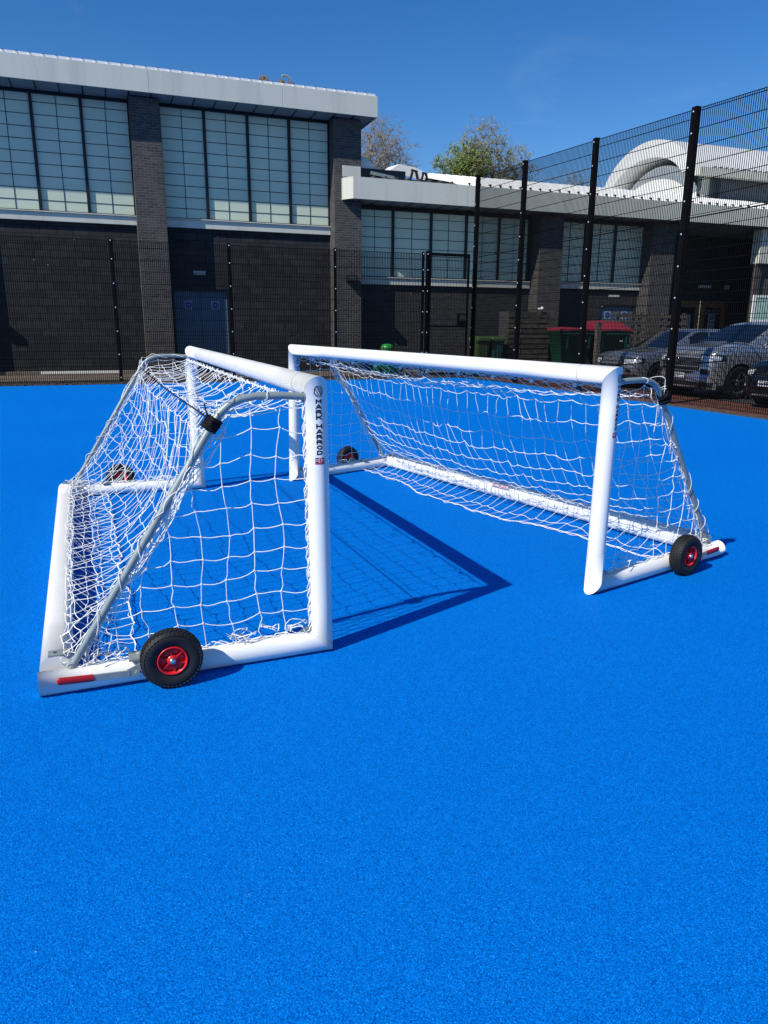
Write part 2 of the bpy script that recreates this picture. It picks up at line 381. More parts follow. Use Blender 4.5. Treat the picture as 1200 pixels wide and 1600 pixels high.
POST_R = .0505
def build_goal(name, label, K, sag, seed, skirt, net_bias):
    rn = random.Random(seed)
    K = {k: Vector(v) for k, v in K.items()}
    org = Vector((K['fr0'].x, K['fr0'].y, 0))
    g = thing(name, label, 'football goal', org, 0, 'portable training goals')
    for k in K: K[k] = K[k]-org
    U = (K['fl0']-K['fr0']); U.z = 0; LEN = U.length; U.normalize()
    dR = K['br0']-K['fr0']; dR.z = 0; DR = dR.length; dR.normalize()
    dL = K['bl0']-K['fl0']; dL.z = 0; DL = dL.length; dL.normalize()
    HT = {'r': K['fr1'].z, 'l': K['fl1'].z}
    def P(u, a, z):            # u 0..1 near to far, a metres back from the goal line, z height
        base = K['fr0'].lerp(K['fl0'], u); d = dR.lerp(dL, u).normalized()
        s_ = (DR + (DL-DR)*u)/1.19
        zt = HT['r'] + (HT['l']-HT['r'])*u
        top = K['fr1'].lerp(K['fl1'], u); f = (z-.05)/(zt-.05)
        b0 = base.lerp(top, max(0, min(1, f)))
        zz = z*(zt/1.245)
        return Vector((b0.x, b0.y, 0)) + d*(a*s_) + Vector((0,0,zz))
    # ---- frame: mitred white tubes
    def mitre_tube(path, nm, ends, r=POST_R, n=32, mat='white_paint'):
        """straight tube whose ends are cut on the given planes (point, normal)"""
        a, b_ = Vector(path[0]), Vector(path[1]); t = (b_-a).normalized()
        u = t.cross(Vector((0,0,1)));
        if u.length < .1: u = dR.copy()
        u.normalize(); v = t.cross(u)
        rings = []
        for (p, nrm) in ends:
            ring = []
            for k in range(n):
                o_ = (u*math.cos(2*PI*k/n)+v*math.sin(2*PI*k/n))*r
                q = a + o_; tt = (Vector(p)-q).dot(nrm)/t.dot(nrm); ring.append(q + t*tt)
            rings.append(ring)
        mb = MB(); segs = 6
        P_ = [[rings[0][k].lerp(rings[1][k], i/segs) for k in list(range(n))+[0]] for i in range(segs+1)]
        mb.grid(P_); mb.add(rings[0], [tuple(range(n))], False); mb.add(rings[1], [tuple(range(n))[::-1]], False)
        return mb.build(nm, mat, g, merge=True)
    up = Vector((0,0,1))
    for s_, d in (('r', dR), ('l', dL)):
        f0, f1, b0 = K['f'+s_+'0'], K['f'+s_+'1'], K['b'+s_+'0']
        inx = U if s_ == 'r' else -U
        n_low = (up - d).normalized(); n_top = (up - inx).normalized()
        gap = .0006
        # mitre planes: low corner is the plane containing the bisector of up and d
        post = mitre_tube((f0, f1), 'post', ((f0+up*gap, (up-d).normalized()), (f1-up*gap, (up+inx).normalized())))
        sb = mitre_tube((f0, b0), 'side_bar', ((f0+d*gap, (d-up).normalized()), (b0 + d*.045, d)))
    mitre_tube((K['fr1'], K['fl1']), 'crossbar', ((K['fr1']+U*.0006, (U+up).normalized()), (K['fl1']-U*.0006, (U-up).normalized())))
    # seam rings in the crossbar near each end
    for uu in (.055, .945):
        mb = MB(); c = K['fr1'].lerp(K['fl1'], uu); ax = (K['fl1']-K['fr1']).normalized()
        mb.lathe([(POST_R-.001, -.0012), (POST_R+.0006, -.0010), (POST_R+.0006, .0010), (POST_R-.001, .0012)], c, ax, 32)
        mb.build('joint_seam', 'panel_joint', g)
    # ballast bar along the back, a flattened heavy tube between the side bars
    a0 = K['br0'] + U*.052 - dR*.022; a1 = K['bl0'] - U*.052 - dL*.022
    a0.z = a1.z = .072
    mb = MB()
    prof = []
    t = (a1-a0).normalized(); u = t.cross(up).normalized()
    n = 28
    rings = []
    for i in range(9):
        c = a0.lerp(a1, i/8)
        rings.append([c + u*(.064*abs(math.cos(2*PI*k/n))**.75*(1 if math.cos(2*PI*k/n) >= 0 else -1)) + up*(.068*abs(math.sin(2*PI*k/n))**.75*(1 if math.sin(2*PI*k/n) >= 0 else -1)) for k in range(n)])
    mb.grid([r_+[r_[0]] for r_ in rings]); mb.add(rings[0], [tuple(range(n))], False); mb.add(rings[-1], [tuple(range(n))[::-1]], False)
    ball = mb.build('ballast_bar', 'ballast_paint', g, merge=True)
    # galvanised brackets where the ballast bar meets the side bars
    for s_, dd, sg in (('r', dR, 1), ('l', dL, -1)):
        c = K['b'+s_+'0'] + U*sg*.080 - dd*.045; c.z = .143
        mb = MB(); mb.obox(c, U*.028, dd*.048, up*.003)
        for q in (-.03, .03): mb.lathe([(0, .012), (.009, .012), (.009, .003)], c+dd*q, up, 6, False)
        mb.build('bracket', 'galvanised', g)
    # corner plates inside the lower front corners
    for s_, dd, sg in (('r', dR, 1), ('l', dL, -1)):
        c = K['f'+s_+'0'] + dd*.085; c.z = .085
        mb = MB(); 
        mb.add([c+Vector((0,0,.06))-dd*.033, c-dd*.033+Vector((0,0,.013)), c+dd*.05+Vector((0,0,.013)), ], [(0,1,2)], False)
        for q in (U*.003*sg,):
            mb.add([c+Vector((0,0,.06))-dd*.033+q, c-dd*.033+Vector((0,0,.013))+q, c+dd*.05+Vector((0,0,.013))+q], [(0,2,1)], False)
        mb.build('corner_plate', 'galvanised', g)
    # ---- net support bars
    for uu in (0, 1):
        mb = MB(); pts = []
        for i in range(len(BAR)-1):
            for q in range(3):
                (x0, z0), (x1, z1) = BAR[i], BAR[i+1]; f = q/3; pts.append(P(uu, x0+(x1-x0)*f, z0+(z1-z0)*f))
        pts.append(P(uu, *BAR[-1])); pts = [p + U*(.006 if uu == 0 else -.006) for p in pts]
        mb.tube(pts, .0165, 14)
        mb.lathe([(.022, -.012), (.022, .012)], pts[0], dR, 12)
        mb.build('net_support', 'galvanised', g)
    # ---- cord bundle and elastic cord between the two support bends
    c = P(0, .452, 1.115)
    mb = MB(); d_ = (P(0, .50, 1.03)-P(0, .44, 1.12)).normalized(); s1 = d_.orthogonal().normalized(); s2 = d_.cross(s1)
    pts = []
    for i in range(420):
        t_ = i/419; an = t_*2*PI*15 + rn.uniform(-.12, .12); rad = .022 + .010*math.sin(t_*PI)**.5 + rn.uniform(-.004, .004)
        pts.append(c + d_*(.026*math.sin(t_*PI*7)+.014) + (s1*math.cos(an)+s2*math.sin(an))*rad)
    mb.tube(pts, .0048, 6)
    mb.lathe([(.0, -.030), (.018, -.026), (.026, -.013), (.029, 0), (.026, .013), (.018, .026), (0, .030)], c+d_*.014, d_, 16)
    mb.tube([c+s1*.03, c+s1*.05+up*.03, c+s1*.055+up*.055, c+s1*.04+up*.06], .0035, 6)
    mb.build('cord_bundle', 'black_rope', g)
    mb = MB(); mb.tube([P(u_, .452, 1.115 - .015*math.sin(PI*u_)) for u_ in [i/30 for i in range(31)]], .0038, 6)
    mb.build('elastic_cord', 'black_rope', g)
    # ---- wheels and levers outside the side bars
    for s_, dd, sg in (('r', dR, -1), ('l', dL, 1)):
        o_ = U*sg; base = K['f'+s_+'0'] + dd*.705*(DR/1.19); c = base + o_*.108; c.z = .127
        wh = tag(bpy.data.objects.new('wheel', None)); C.objects.link(wh); wh.parent = g
        mb = MB(); prof = [(.062, -.030), (.070, -.033), (.086, -.041), (.104, -.042), (.117, -.036), (.1235, -.026), (.1262, -.010), (.1262, .010), (.1235, .026), (.117, .036), (.104, .042), (.086, .041), (.070, .033), (.062, .030), (.060, .02), (.060, -.02), (.062, -.030)]
        mb.lathe(prof, c, o_, 72)
        e1 = dd; e2 = up
        for k in range(44):        # tread blocks, three rows
            an = 2*PI*k/44
            for row, (hh, rr, tilt, ln) in enumerate(((-.031, .1195, .55, .010), (-.0105, .1268, 0, .0085), (.0105, .1268, 0, .0085), (.031, .1195, -.55, .010))):
                a_ = an + (PI/44 if row % 2 else 0)
                er = e1*math.cos(a_)+e2*math.sin(a_); et = -e1*math.sin(a_)+e2*math.cos(a_)
                side = (o_*math.cos(tilt) + er*math.sin(tilt)).normalized(); outw = side.cross(et).normalized()
                if outw.dot(er) < 0: outw = -outw
                mb.obox(c+o_*hh+er*rr, et*.0052, side*ln, outw*.0028)
        mb.build('tyre', 'black_rubber', wh)
        mb = MB(); f = 1
        mb.lathe([(.064, .030), (.0635, .037), (.060, .038), (.056, .034), (.054, .016), (.028, .012), (.024, .020), (.022, .034), (.0, .034)], c, o_, 40)
        mb.lathe([(.064, -.030), (.0635, -.037), (.060, -.038), (.056, -.034), (.054, -.016), (.028, -.012), (.024, -.020), (.0, -.03)], c, o_, 40)
        for k in range(6):
            an = 2*PI*k/6+.35; er = e1*math.cos(an)+e2*math.sin(an); et = -e1*math.sin(an)+e2*math.cos(an)
            for q in (-1, 1): mb.obox(c+o_*(.022*q)+er*.039, er*.017, et*.0022, o_*.008)
        mb.build('rim', 'red_plastic', wh)
        mb = MB(); mb.lathe([(.0135, .034), (.0135, .040), (.010, .0455), (.0, .0475)], c, o_, 20)
        mb.lathe([(.008, -.05), (.008, .034)], c, o_, 12)
        mb.build('axle', 'bright_steel', wh)
        # swing arm: short plate from the axle, pivot bolt, long flat lever lying on the side bar
        lv = MB()
        q0 = base + o_*.0580 + dd*.0; q0.z = .075
        pA = c - o_*.052; pB = base + o_*.0565 + dd*.17; pB.z = .062
        x_ = (pB-pA); x_.normalize(); zc = o_.cross(x_).normalized()
        lv.obox((pA+pB)/2, (pB-pA)/2*1.05, zc*.020, o_*.003)
        pC = base + o_*.0600 + dd*.27; pC.z = .066
        e_ = base + o_*.0600 + dd*.345; e_.z = .070
        x2 = (e_-pB).normalized(); z2 = o_.cross(x2).normalized()
        lv.obox((pB+e_)/2 + o_*.001, (e_-pB)/2, z2*.0135, o_*.0035)
        lv.lathe([(0, .012), (.011, .012), (.011, 0)], pB - dd*.03 + o_*.004, o_, 6, False)
        lv.obox(base + dd*.14 + Vector((0,0,.062)), dd*.03, o_*.045, up*.004)
        lever = lv.build('lever', 'galvanised', g)
        gp = MB(); e2_ = base + o_*.0615 + dd*.455; e2_.z = .077
        gp.tube([e_-x2*.03, e_, e_.lerp(e2_, .5), e2_-x2*.012, e2_-x2*.004, e2_], .013, 12, rf=lambda t_: (.0085 if t_ < .97 else .004, .0165 if t_ < .9 else (.013 if t_ < .97 else .006)))
        gp.build('grip', 'red_grip', lever)
    # ---- net
    nb = MB(); CELL = .118; TH = .0020
    def strand(pts, r_=TH, n_=4): nb.tube(pts, r_, n_, cap=False)
    def wob(s0, amp): return rn.gauss(0, amp)
    # main sheet: top, back, over the ballast bar and down onto the ground inside
    prof = [(.045, 1.180), (.13, 1.158), (.25, 1.135), (.36, 1.125), (.452, 1.118), (.54, .985), (.64, .83), (.75, .665), (.86, .50), (.965, .345), (1.05, .22), (1.10, .165), (1.135, .152), (1.175, .148)]
    prof += [(1.09, .152), (1.055, .10), (1.02, .03), (.97, .012), (.90, .010), (.84, .010)]
    al = [0]
    for i in range(1, len(prof)): al.append(al[-1] + math.hypot(prof[i][0]-prof[i-1][0], prof[i][1]-prof[i-1][1]))
    def prof_at(s_):
        for i in range(1, len(prof)):
            if s_ <= al[i] or i == len(prof)-1:
                f = (s_-al[i-1])/(al[i]-al[i-1]); return prof[i-1][0]+(prof[i][0]-prof[i-1][0])*f, prof[i-1][1]+(prof[i][1]-prof[i-1][1])*f
    SB = al[10]       # arc where the sheet comes down to the ballast bar
    ST = al[4]
    ph = [rn.uniform(0, 6.28) for _ in range(12)]
    def sheet_pt(u_, s_, j=0):
        e = math.sin(PI*min(max(u_, 0), 1))
        ee = e**.6 if e > 0 else 0
        a, z = prof_at(min(s_, al[-1]))
        a += .0; 
        if s_ < ST: z -= ee*.055*math.sin(PI*s_/ST)+.04*e*(s_/ST)
        elif s_ < SB:
            f = (s_-ST)/(SB-ST); bel = math.sin(PI*f)
            hang = e**.45 if e > 0 else 0
            a_t = .455+.66*f**1.75; z_t = .145+.95*(1-f)**1.55
            a += (a_t-a)*hang; z += (z_t-z)*hang
            z -= ee*(.04*(1-f) + sag*bel); a -= ee*bel*net_bias
            a += .020*math.sin(u_*17+ph[0])*bel + .012*math.sin(u_*41+f*5+ph[1])*bel
        elif s_ > al[13]:
            f = (s_-al[13])/(al[-1]-al[13]); k_ = skirt*ee*(.75+.25*math.sin(u_*9+ph[2])+.12*math.sin(u_*23+ph[3]))
            a = a*(1) - k_*f**1.0 if z < .05 else a - k_*f*.3
            z = max(z, .006) + .012*abs(math.sin(u_*31+s_*40+ph[4]))
        us = u_ + (.006*math.sin(s_*7+u_*20+ph[5]) + .004*math.sin(s_*17+ph[6]+u_*37))*e
        z += .008*math.sin(u_*53+s_*9+ph[7])*(1 if s_ < SB else .2)
        return us, a, max(z, .006)
    NU = int(LEN*1.10/CELL); NS = int(al[-1]*1.06/CELL)
    node = {}
    for i in range(NU+1):
        for j in range(NS+1):
            u_ = .012 + .976*i/NU; s_ = al[-1]*j/NS
            us, a, z = sheet_pt(u_, s_)
            mid = 1 if 0 < i < NU and j > 0 else 0
            node[i, j] = P(us, a, z) + Vector((rn.gauss(0, .008), rn.gauss(0, .008), rn.gauss(0, .006)))*mid
            if node[i, j].z < .006: node[i, j].z = .006
    def link(p, q, amp, grav=.4):
        d_ = (q-p); ln = d_.length
        if ln < 1e-4: return [p, q]
        s1 = d_.orthogonal().normalized(); s2 = d_.normalized().cross(s1); an = rn.uniform(0, 2*PI)
        o_ = (s1*math.cos(an)+s2*math.sin(an))*amp*abs(rn.gauss(0, 1))
        o2 = o_*rn.uniform(-.9, .6)
        g_ = Vector((0,0,-amp*grav))
        r_ = [p, p.lerp(q, .25)+o_*.7+g_*.7, p.lerp(q, .5)+(o_+o2)*.5+g_, p.lerp(q, .75)+o2*.7+g_*.7]
        for v in r_:
            if v.z < .004: v.z = .004
        return r_
    for i in range(NU+1):
        pts = []
        for j in range(NS): pts += link(node[i, j], node[i, j+1], .008)
        strand(pts+[node[i, NS]])
    for j in range(1, NS+1):
        pts = []
        for i in range(NU): pts += link(node[i, j], node[i+1, j], .009, .9)
        strand(pts+[node[NU, j]])
    for i in range(0, NU+1):                       # knots
        for j in range(1, NS+1):
            p = node[i, j]; nb.obox(p, (.0036,0,0), (0,.0036,0), (0,0,.0036))
    # side sheets; where they overrun the support bar they bunch along it
    for uu, ins in ((0, U), (1, -U)):
        NA = 11; NZ = 10; nd = {}; q1, q2 = rn.uniform(0, 6), rn.uniform(0, 6)
        for i in range(NA+1):
            for j in range(NZ+1):
                z = .105 + (1.165-.105)*j/NZ; a = .055 + .122*i*(1 if i else 0)
                z -= .035*math.sin(PI*j/NZ)*(i/NA)*1.5
                lim = bar_a(max(z, .09)) if z < 1.1 else .455
                over = a-lim+.02
                if over > 0:
                    a = lim - .02 + (.055*(1-math.exp(-over*2.2))*rn.uniform(.2, 1.0) if z > .2 else .015) - .07*rn.random()*(1 if rn.random() < .5 else .15)
                a += .010*math.sin(j*1.3+q1)+.008*math.sin(i*2.1+j+q2)
                a = max(a, .053) if i else .054
                z += .010*math.sin(i*1.7+q2) + .006*rn.gauss(0, 1)
                off = .012+.022*math.sin(PI*min(1, a/lim))*math.sin(PI*j/NZ) + rn.gauss(0, .004)
                nd[i, j] = P(uu, a, z) + ins*off*(.6 if i else .2)
        for i in range(NA+1):
            pts = []
            for j in range(NZ): pts += link(nd[i, j], nd[i, j+1], .009, .2)
            strand(pts+[nd[i, NZ]], TH*1.05)
        for j in range(NZ+1):
            pts = []
            for i in range(NA): pts += link(nd[i, j], nd[i+1, j], .010, .9)
            strand(pts+[nd[NA, j]], TH*1.05)
        for p in nd.values(): nb.obox(p, (.0036,0,0), (0,.0036,0), (0,0,.0036))
        # gathered strands wandering along the support bar
        for q in range(3):
            pts = []; oa = rn.uniform(-.07, .0); ob = rn.uniform(-.01, .045)
            for k in range(46):
                t_ = k/45; z = 1.16 - (1.16-.12)*t_; a = bar_a(z)
                oa += rn.gauss(0, .012); oa *= .92; ob += rn.gauss(0, .008); ob *= .93
                pts.append(P(uu, a+oa-.02*math.sin(PI*t_)*q*.5, z) + ins*(.015+ob))
            strand(pts, TH*(1.0 if q else 1.5))
        # lacing that winds round the support bar
        pts = []
        for k in range(360):
            t_ = k/359; i_ = t_*(len(BAR)-1); 
            z_len = t_*1.62
            if z_len < .40: a, z = .05+z_len, 1.213
            else:
                f = (z_len-.40)/1.22; a, z = .455+(1.115-.455)*f, 1.10+(.085-1.10)*f
            an = t_*2*PI*6 + 2.6*math.sin(t_*11+q1); pts.append(P(uu, a, z) + ins*.006 + (ins*math.cos(an) + (up*.6+dR*.8)*math.sin(an))*(.0205+.010*math.sin(t_*23+q2)**2+.003*rn.random()))
        strand(pts, TH)
        # border rope tied down the post and along the side bar, with clips
        for q in range(2):
            pts = []
            for k in range(80):
                z = .11+1.06*k/79; pts.append(P(uu, .058+.006*math.sin(k*.9+q*2)+rn.uniform(-.003, .003), z)+ins*(.004*math.cos(k*.9+q*2)))
            strand(pts, TH*1.2)
            pts = []
            for k in range(80):
                a = .06+1.06*k/79; pts.append(P(uu, a, .107+.007*math.sin(k*.8+q*2)+rn.uniform(-.004, .006))+ins*(.012*math.cos(k*.55+q*2)+.004))
            strand(pts, TH*1.2)
        # slack tangles on top of the side bar and at the back corner
        for q in range(9):
            a0_ = rn.choice([rn.uniform(.1, .6), rn.uniform(.8, 1.1), rn.uniform(.9, 1.12)]); pts = []; c_ = P(uu, a0_, .115) + ins*rn.uniform(-.01, .05)
            f1, f2 = rn.uniform(.6, 1.4), rn.uniform(.6, 1.4); r0 = rn.uniform(.03, .075)
            for k in range(22):
                t_ = k/21*2*PI*rn.choice([.8, 1]); pts.append(c_ + dR*(r0*math.cos(t_*f1)) + ins*(r0*.6*math.sin(t_*f2)) + up*(abs(.035*math.sin(t_*1.3+q))))
            strand(pts, TH*1.1)
    # rope laced under the crossbar
    for q in range(3):
        pts = []; 
        for k in range(260):
            u_ = .014+.972*k/259; an = u_*2*PI*(21+q*5)+q*1.6+2*math.sin(u_*15+q)
            pts.append(P(u_, .044+.009*math.cos(an)+rn.uniform(-.003, .003), 1.184+.008*math.sin(an)+rn.uniform(-.003, .003) - .003*q))
        strand(pts, TH)
    for k in range(16):          # dangling ends and loops under the crossbar
        u_ = rn.uniform(.03, .97); c_ = P(u_, .055, 1.16); r0 = rn.uniform(.012, .03)
        strand([c_+U*(r0*math.cos(t_))-up*(r0*(1+math.sin(t_))) + dR*.004*t_ for t_ in [i*.45 for i in range(12)]], TH)
    # trailing edge rope of the skirt
    pts = []
    for i in range(NU*3+1):
        f = i/3; i0 = min(int(f), NU-1); pts.append(node[i0, NS].lerp(node[i0+1, NS], f-i0)+Vector((rn.gauss(0,.004), rn.gauss(0,.004), abs(rn.gauss(0,.003)))))
    strand(pts, TH*1.3); 
    nb.build('net', 'white_cord', g)
    # clips that hold the net to posts and crossbar
    cl = MB(); cl.box((-.009, -.005, -.013), (.009, .012, .013)); first = None
    ang = math.atan2(dR.y, dR.x)-PI/2
    def clip(p):
        nonlocal first
        if first is None:
            first = cl.build('net_clip', 'white_paint', g, bevel=.003); o_ = first
        else:
            o_ = first.copy(); C.objects.link(o_)
        o_.location = p; o_.rotation_euler = (0, 0, ang)
    for k in range(6):
        for uu in (0, 1): clip(P(uu, POST_R-.002, .22+.17*k))
    for k in range(10): clip(P(.08+.84*k/9, POST_R-.004, 1.172))
    return g, K, U, dR, dL, P

def on_post(mb, vs, fs, base, zc, ang0, r, rot90=False, sx=1, zscale=1):
    """wrap a flat mesh (x right, y up) round a post; ang0 is the facing angle of its centre"""
    out = []
    for v in vs:
        x, y = v.x*sx, v.y*zscale
        an = ang0 + x/r
        out.append((base.x + r*math.cos(an), base.y + r*math.sin(an), zc + y))
    mb.add(out, fs, False)
def subdiv(vs, fs): return vs, fs
def post_marks(g, K, key, ang0):
    base = K['f'+key+'0']; top = K['f'+key+'1']; rr = POST_R+.0009
    def bx(z): f = (z-.05)/(top.z-.05); return base.lerp(top, f)
    # emblem: a broken ring with three slanting strokes
    mb = MB(); zc = top.z-.012; c = bx(zc); Rr = .0200
    def stroke(pts, w_):
        L_ = []
        for i, (x, y) in enumerate(pts):
            a = pts[max(0, i-1)]; b_ = pts[min(len(pts)-1, i+1)]; tx, ty = b_[0]-a[0], b_[1]-a[1]; l_ = math.hypot(tx, ty) or 1
            L_.append(((x-ty/l_*w_, y+tx/l_*w_), (x+ty/l_*w_, y-tx/l_*w_)))
        vs = [Vector((p[0], p[1], 0)) for q in L_ for p in q]; fs = [(2*i, 2*i+1, 2*i+3, 2*i+2) for i in range(len(L_)-1)]
        on_post(mb, vs, fs, c, zc, ang0, rr)
    def arc(a0, a1, r_, n_=14): return [(r_*math.cos(R(a0+(a1-a0)*i/n_)), r_*math.sin(R(a0+(a1-a0)*i/n_))*1.15) for i in range(n_+1)]
    stroke(arc(100, 265, Rr*.92), .0017); stroke(arc(-75, 60, Rr*.92), .0017); stroke(arc(195, 320, Rr*1.12), .0008)
    stroke([(-.009, .021), (.002, .002), (.013, -.018)], .0021); stroke([(-.001, .021), (.008, .006), (.016, -.008)], .0014)
    stroke([(-.016, .010), (-.008, -.004), (.001, -.019)], .0015)
    stroke([(.006, .022), (.015, .012), (.008, .006)], .0014)
    mb.build('emblem', 'ink', g)
    # stacked lettering, heavy sans capitals one above another
    GL = {'M': [[(0,0),(0,1),(.5,.3),(1,1),(1,0)]], 'A': [[(0,0),(.42,1),(.58,1),(1,0)], [(.2,.27),(.8,.27)]],
          'R': [[(0,0),(0,1),(.68,1),(.93,.88),(.93,.62),(.68,.48),(0,.48)], [(.5,.48),(1,0)]], 'K': [[(0,0),(0,1)], [(1,1),(.05,.42)], [(.32,.58),(1,0)]],
          'H': [[(0,0),(0,1)], [(1,0),(1,1)], [(0,.5),(1,.5)]], 'O': [[(.5+.5*math.sin(2*PI*k/18), .5+.5*math.cos(2*PI*k/18)) for k in range(19)]],
          'D': [[(0,0),(0,1),(.5,1),(.85,.85),(1,.5),(.85,.15),(.5,0),(0,0)]]}
    mb = MB(); z = top.z-.056; step = .0234; LW, LH, HW = .0215, .0138, .0027
    for ch in 'MARK HARROD':
        if ch == ' ':
            z -= step*.62; mb.build('lettering', 'ink', g); mb = MB(); continue
        for pl in GL[ch]:
            q = [((x-.5)*LW, (y-.5)*LH) for x, y in pl]; fine = []
            for (x0, y0), (x1, y1) in zip(q[:-1], q[1:]):
                n_ = max(1, int(math.hypot(x1-x0, y1-y0)/.004))
                # push the ends out so heavy corners close
                fine += [(x0+(x1-x0)*k/n_, y0+(y1-y0)*k/n_) for k in range(n_)]
            fine.append(q[-1])
            a, b_ = fine[0], fine[1]; l_ = math.hypot(a[0]-b_[0], a[1]-b_[1]) or 1
            fine[0] = (a[0]+(a[0]-b_[0])/l_*.003, a[1]+(a[1]-b_[1])/l_*.003)
            a, b_ = fine[-1], fine[-2]; l_ = math.hypot(a[0]-b_[0], a[1]-b_[1]) or 1
            fine[-1] = (a[0]+(a[0]-b_[0])/l_*.003, a[1]+(a[1]-b_[1])/l_*.003)
            c0 = bx(z); keep = mb
            for (x0, y0), (x1, y1) in zip(fine[:-1], fine[1:]):
                tx, ty = x1-x0, y1-y0; l_ = math.hypot(tx, ty)
                if l_ < 1e-7: continue
                tx, ty = tx/l_, ty/l_; e = .0009
                vs = [Vector((x0-tx*e-ty*HW, y0-ty*e+tx*HW, 0)), Vector((x0-tx*e+ty*HW, y0-ty*e-tx*HW, 0)), Vector((x0-tx*e, y0-ty*e, 0)),
                      Vector((x1+tx*e-ty*HW, y1+ty*e+tx*HW, 0)), Vector((x1+tx*e+ty*HW, y1+ty*e-tx*HW, 0)), Vector((x1+tx*e, y1+ty*e, 0))]
                on_post(mb, vs, [(1, 4, 5, 2), (2, 5, 3, 0)], c0, z, ang0, rr)
        z -= step
    mb.build('lettering', 'ink', g)
    # little flag sticker
    zc = z - .011; c = bx(zc); mb = MB()
    W_, H_ = .0225, .0115
    def quad(x0, y0, x1, y1, m, off=0, n_=6):
        mb.cur = m; vs = []; 
        for i in range(n_+1):
            x = x0+(x1-x0)*i/n_; vs += [Vector((x, y0, 0)), Vector((x, y1, 0))]
        on_post(mb, vs, [(2*i, 2*i+2, 2*i+3, 2*i+1) for i in range(n_)], c, zc, ang0, rr+off)
    def diag(x0, y0, x1, y1, w_, m, off):
        mb.cur = m; vs = [Vector(v) for v in ((x0, y0-w_, 0), (x0, y0+w_, 0), ((x0+x1)/2, (y0+y1)/2-w_, 0), ((x0+x1)/2, (y0+y1)/2+w_, 0), (x1, y1-w_, 0), (x1, y1+w_, 0))]
        on_post(mb, vs, [(0,2,3,1), (2,4,5,3)], c, zc, ang0, rr+off)
    quad(-W_, -H_, W_, H_, 0)
    diag(-W_, -H_*.8, W_, H_*.8, .003, 1, .0002); diag(-W_, H_*.8, W_, -H_*.8, .003, 1, .0003)
    diag(-W_, -H_*.8, W_, H_*.8, .0012, 2, .0004); diag(-W_, H_*.8, W_, -H_*.8, .0012, 2, .0005)
    quad(-W_, -.0050, W_, .0050, 1, .0006); quad(-.0055, -H_, .0055, H_, 1, .0007)
    quad(-W_, -.0028, W_, .0028, 2, .0008); quad(-.0032, -H_, .0032, H_, 2, .0009)
    quad(-W_, -H_*1.55, W_, -H_*1.08, 2, .0002)
    mb.build('flag_sticker', ['flag_blue', 'flag_white', 'flag_red'], g)

LG = dict(fr0=(.851,3.126,.05), br0=(-.333,3.092,.05), bl0=(-.466,6.985,.05), fl0=(.725,6.981,.05), fr1=(.840,3.129,1.243), fl1=(.712,6.982,1.271))
RG = dict(fr0=(2.553,3.351,.05), br0=(3.772,3.677,.05), bl0=(2.851,7.494,.05), fl0=(1.661,7.054,.05), fr1=(2.562,3.344,1.251), fl1=(1.682,7.05,1.282))
gl, KL, UL, dRL, dLL, PL = build_goal('football_goal', 'white portable goal on the left with black cord knotted on its near net support', LG, .05, 11, .02, .03)
gr, KR, UR, dRR, dLR, PR_ = build_goal('football_goal', 'white portable goal on the right, its net trailing on the court inside the back bar', RG, .03, 23, .22, .0)
post_marks(gl, KL, 'r', math.atan2(-.93, -.02))
post_marks(gr, KR, 'r', math.atan2(-.98, .42))
post_marks(gr, KR, 'l', math.atan2(-.72, .55))
# faded sticker on the right goal's ballast bar
def bar_sticker(g, K, u, U):
    c = K['br0'].lerp(K['bl0'], u); d = Vector((-U.y, U.x, 0)); d = d if d.dot(K['fr0']-K['br0']) > 0 else -d
    mb = MB(); P_ = lambda s, t: c - Vector((0,0,c.z)) + Vector((0,0,.072)) - d*(-.03) + U*s + (d*math.cos(t)*.0815 + Vector((0,0,1))*math.sin(t)*.0705)
    def q(s0, s1, t0, t1, m, o=0):
        mb.cur = m; rows = []
        for i in range(5):
            t = t0+(t1-t0)*i/4
            e = 1+o; p0 = c*1; base = Vector((c.x, c.y, .072)) + d*.03
            def pt(s): 
                ct, st = math.cos(t), math.sin(t)
                return base + U*s + d*(.0812*e*abs(ct)**.75) + Vector((0,0,.0692*e*abs(st)**.75))
            rows.append([pt(s0), pt(s1)])
        mb.grid(rows)
    q(-.11, .11, .55, 1.35, 0)
    q(-.10, .10, 1.22, 1.30, 1, .006); q(-.10, .10, .60, .70, 1, .006)
    for i in range(7): q(-.09+.026*i, -.09+.026*i+.017, .92, 1.10, 1, .006)
    for i in range(9): q(-.09+.02*i, -.09+.02*i+.013, .76, .83, 1, .006)
    mb.build('sticker', ['sticker_pink', 'sticker_red'], g)
bar_sticker(gr, KR, .52, UR)

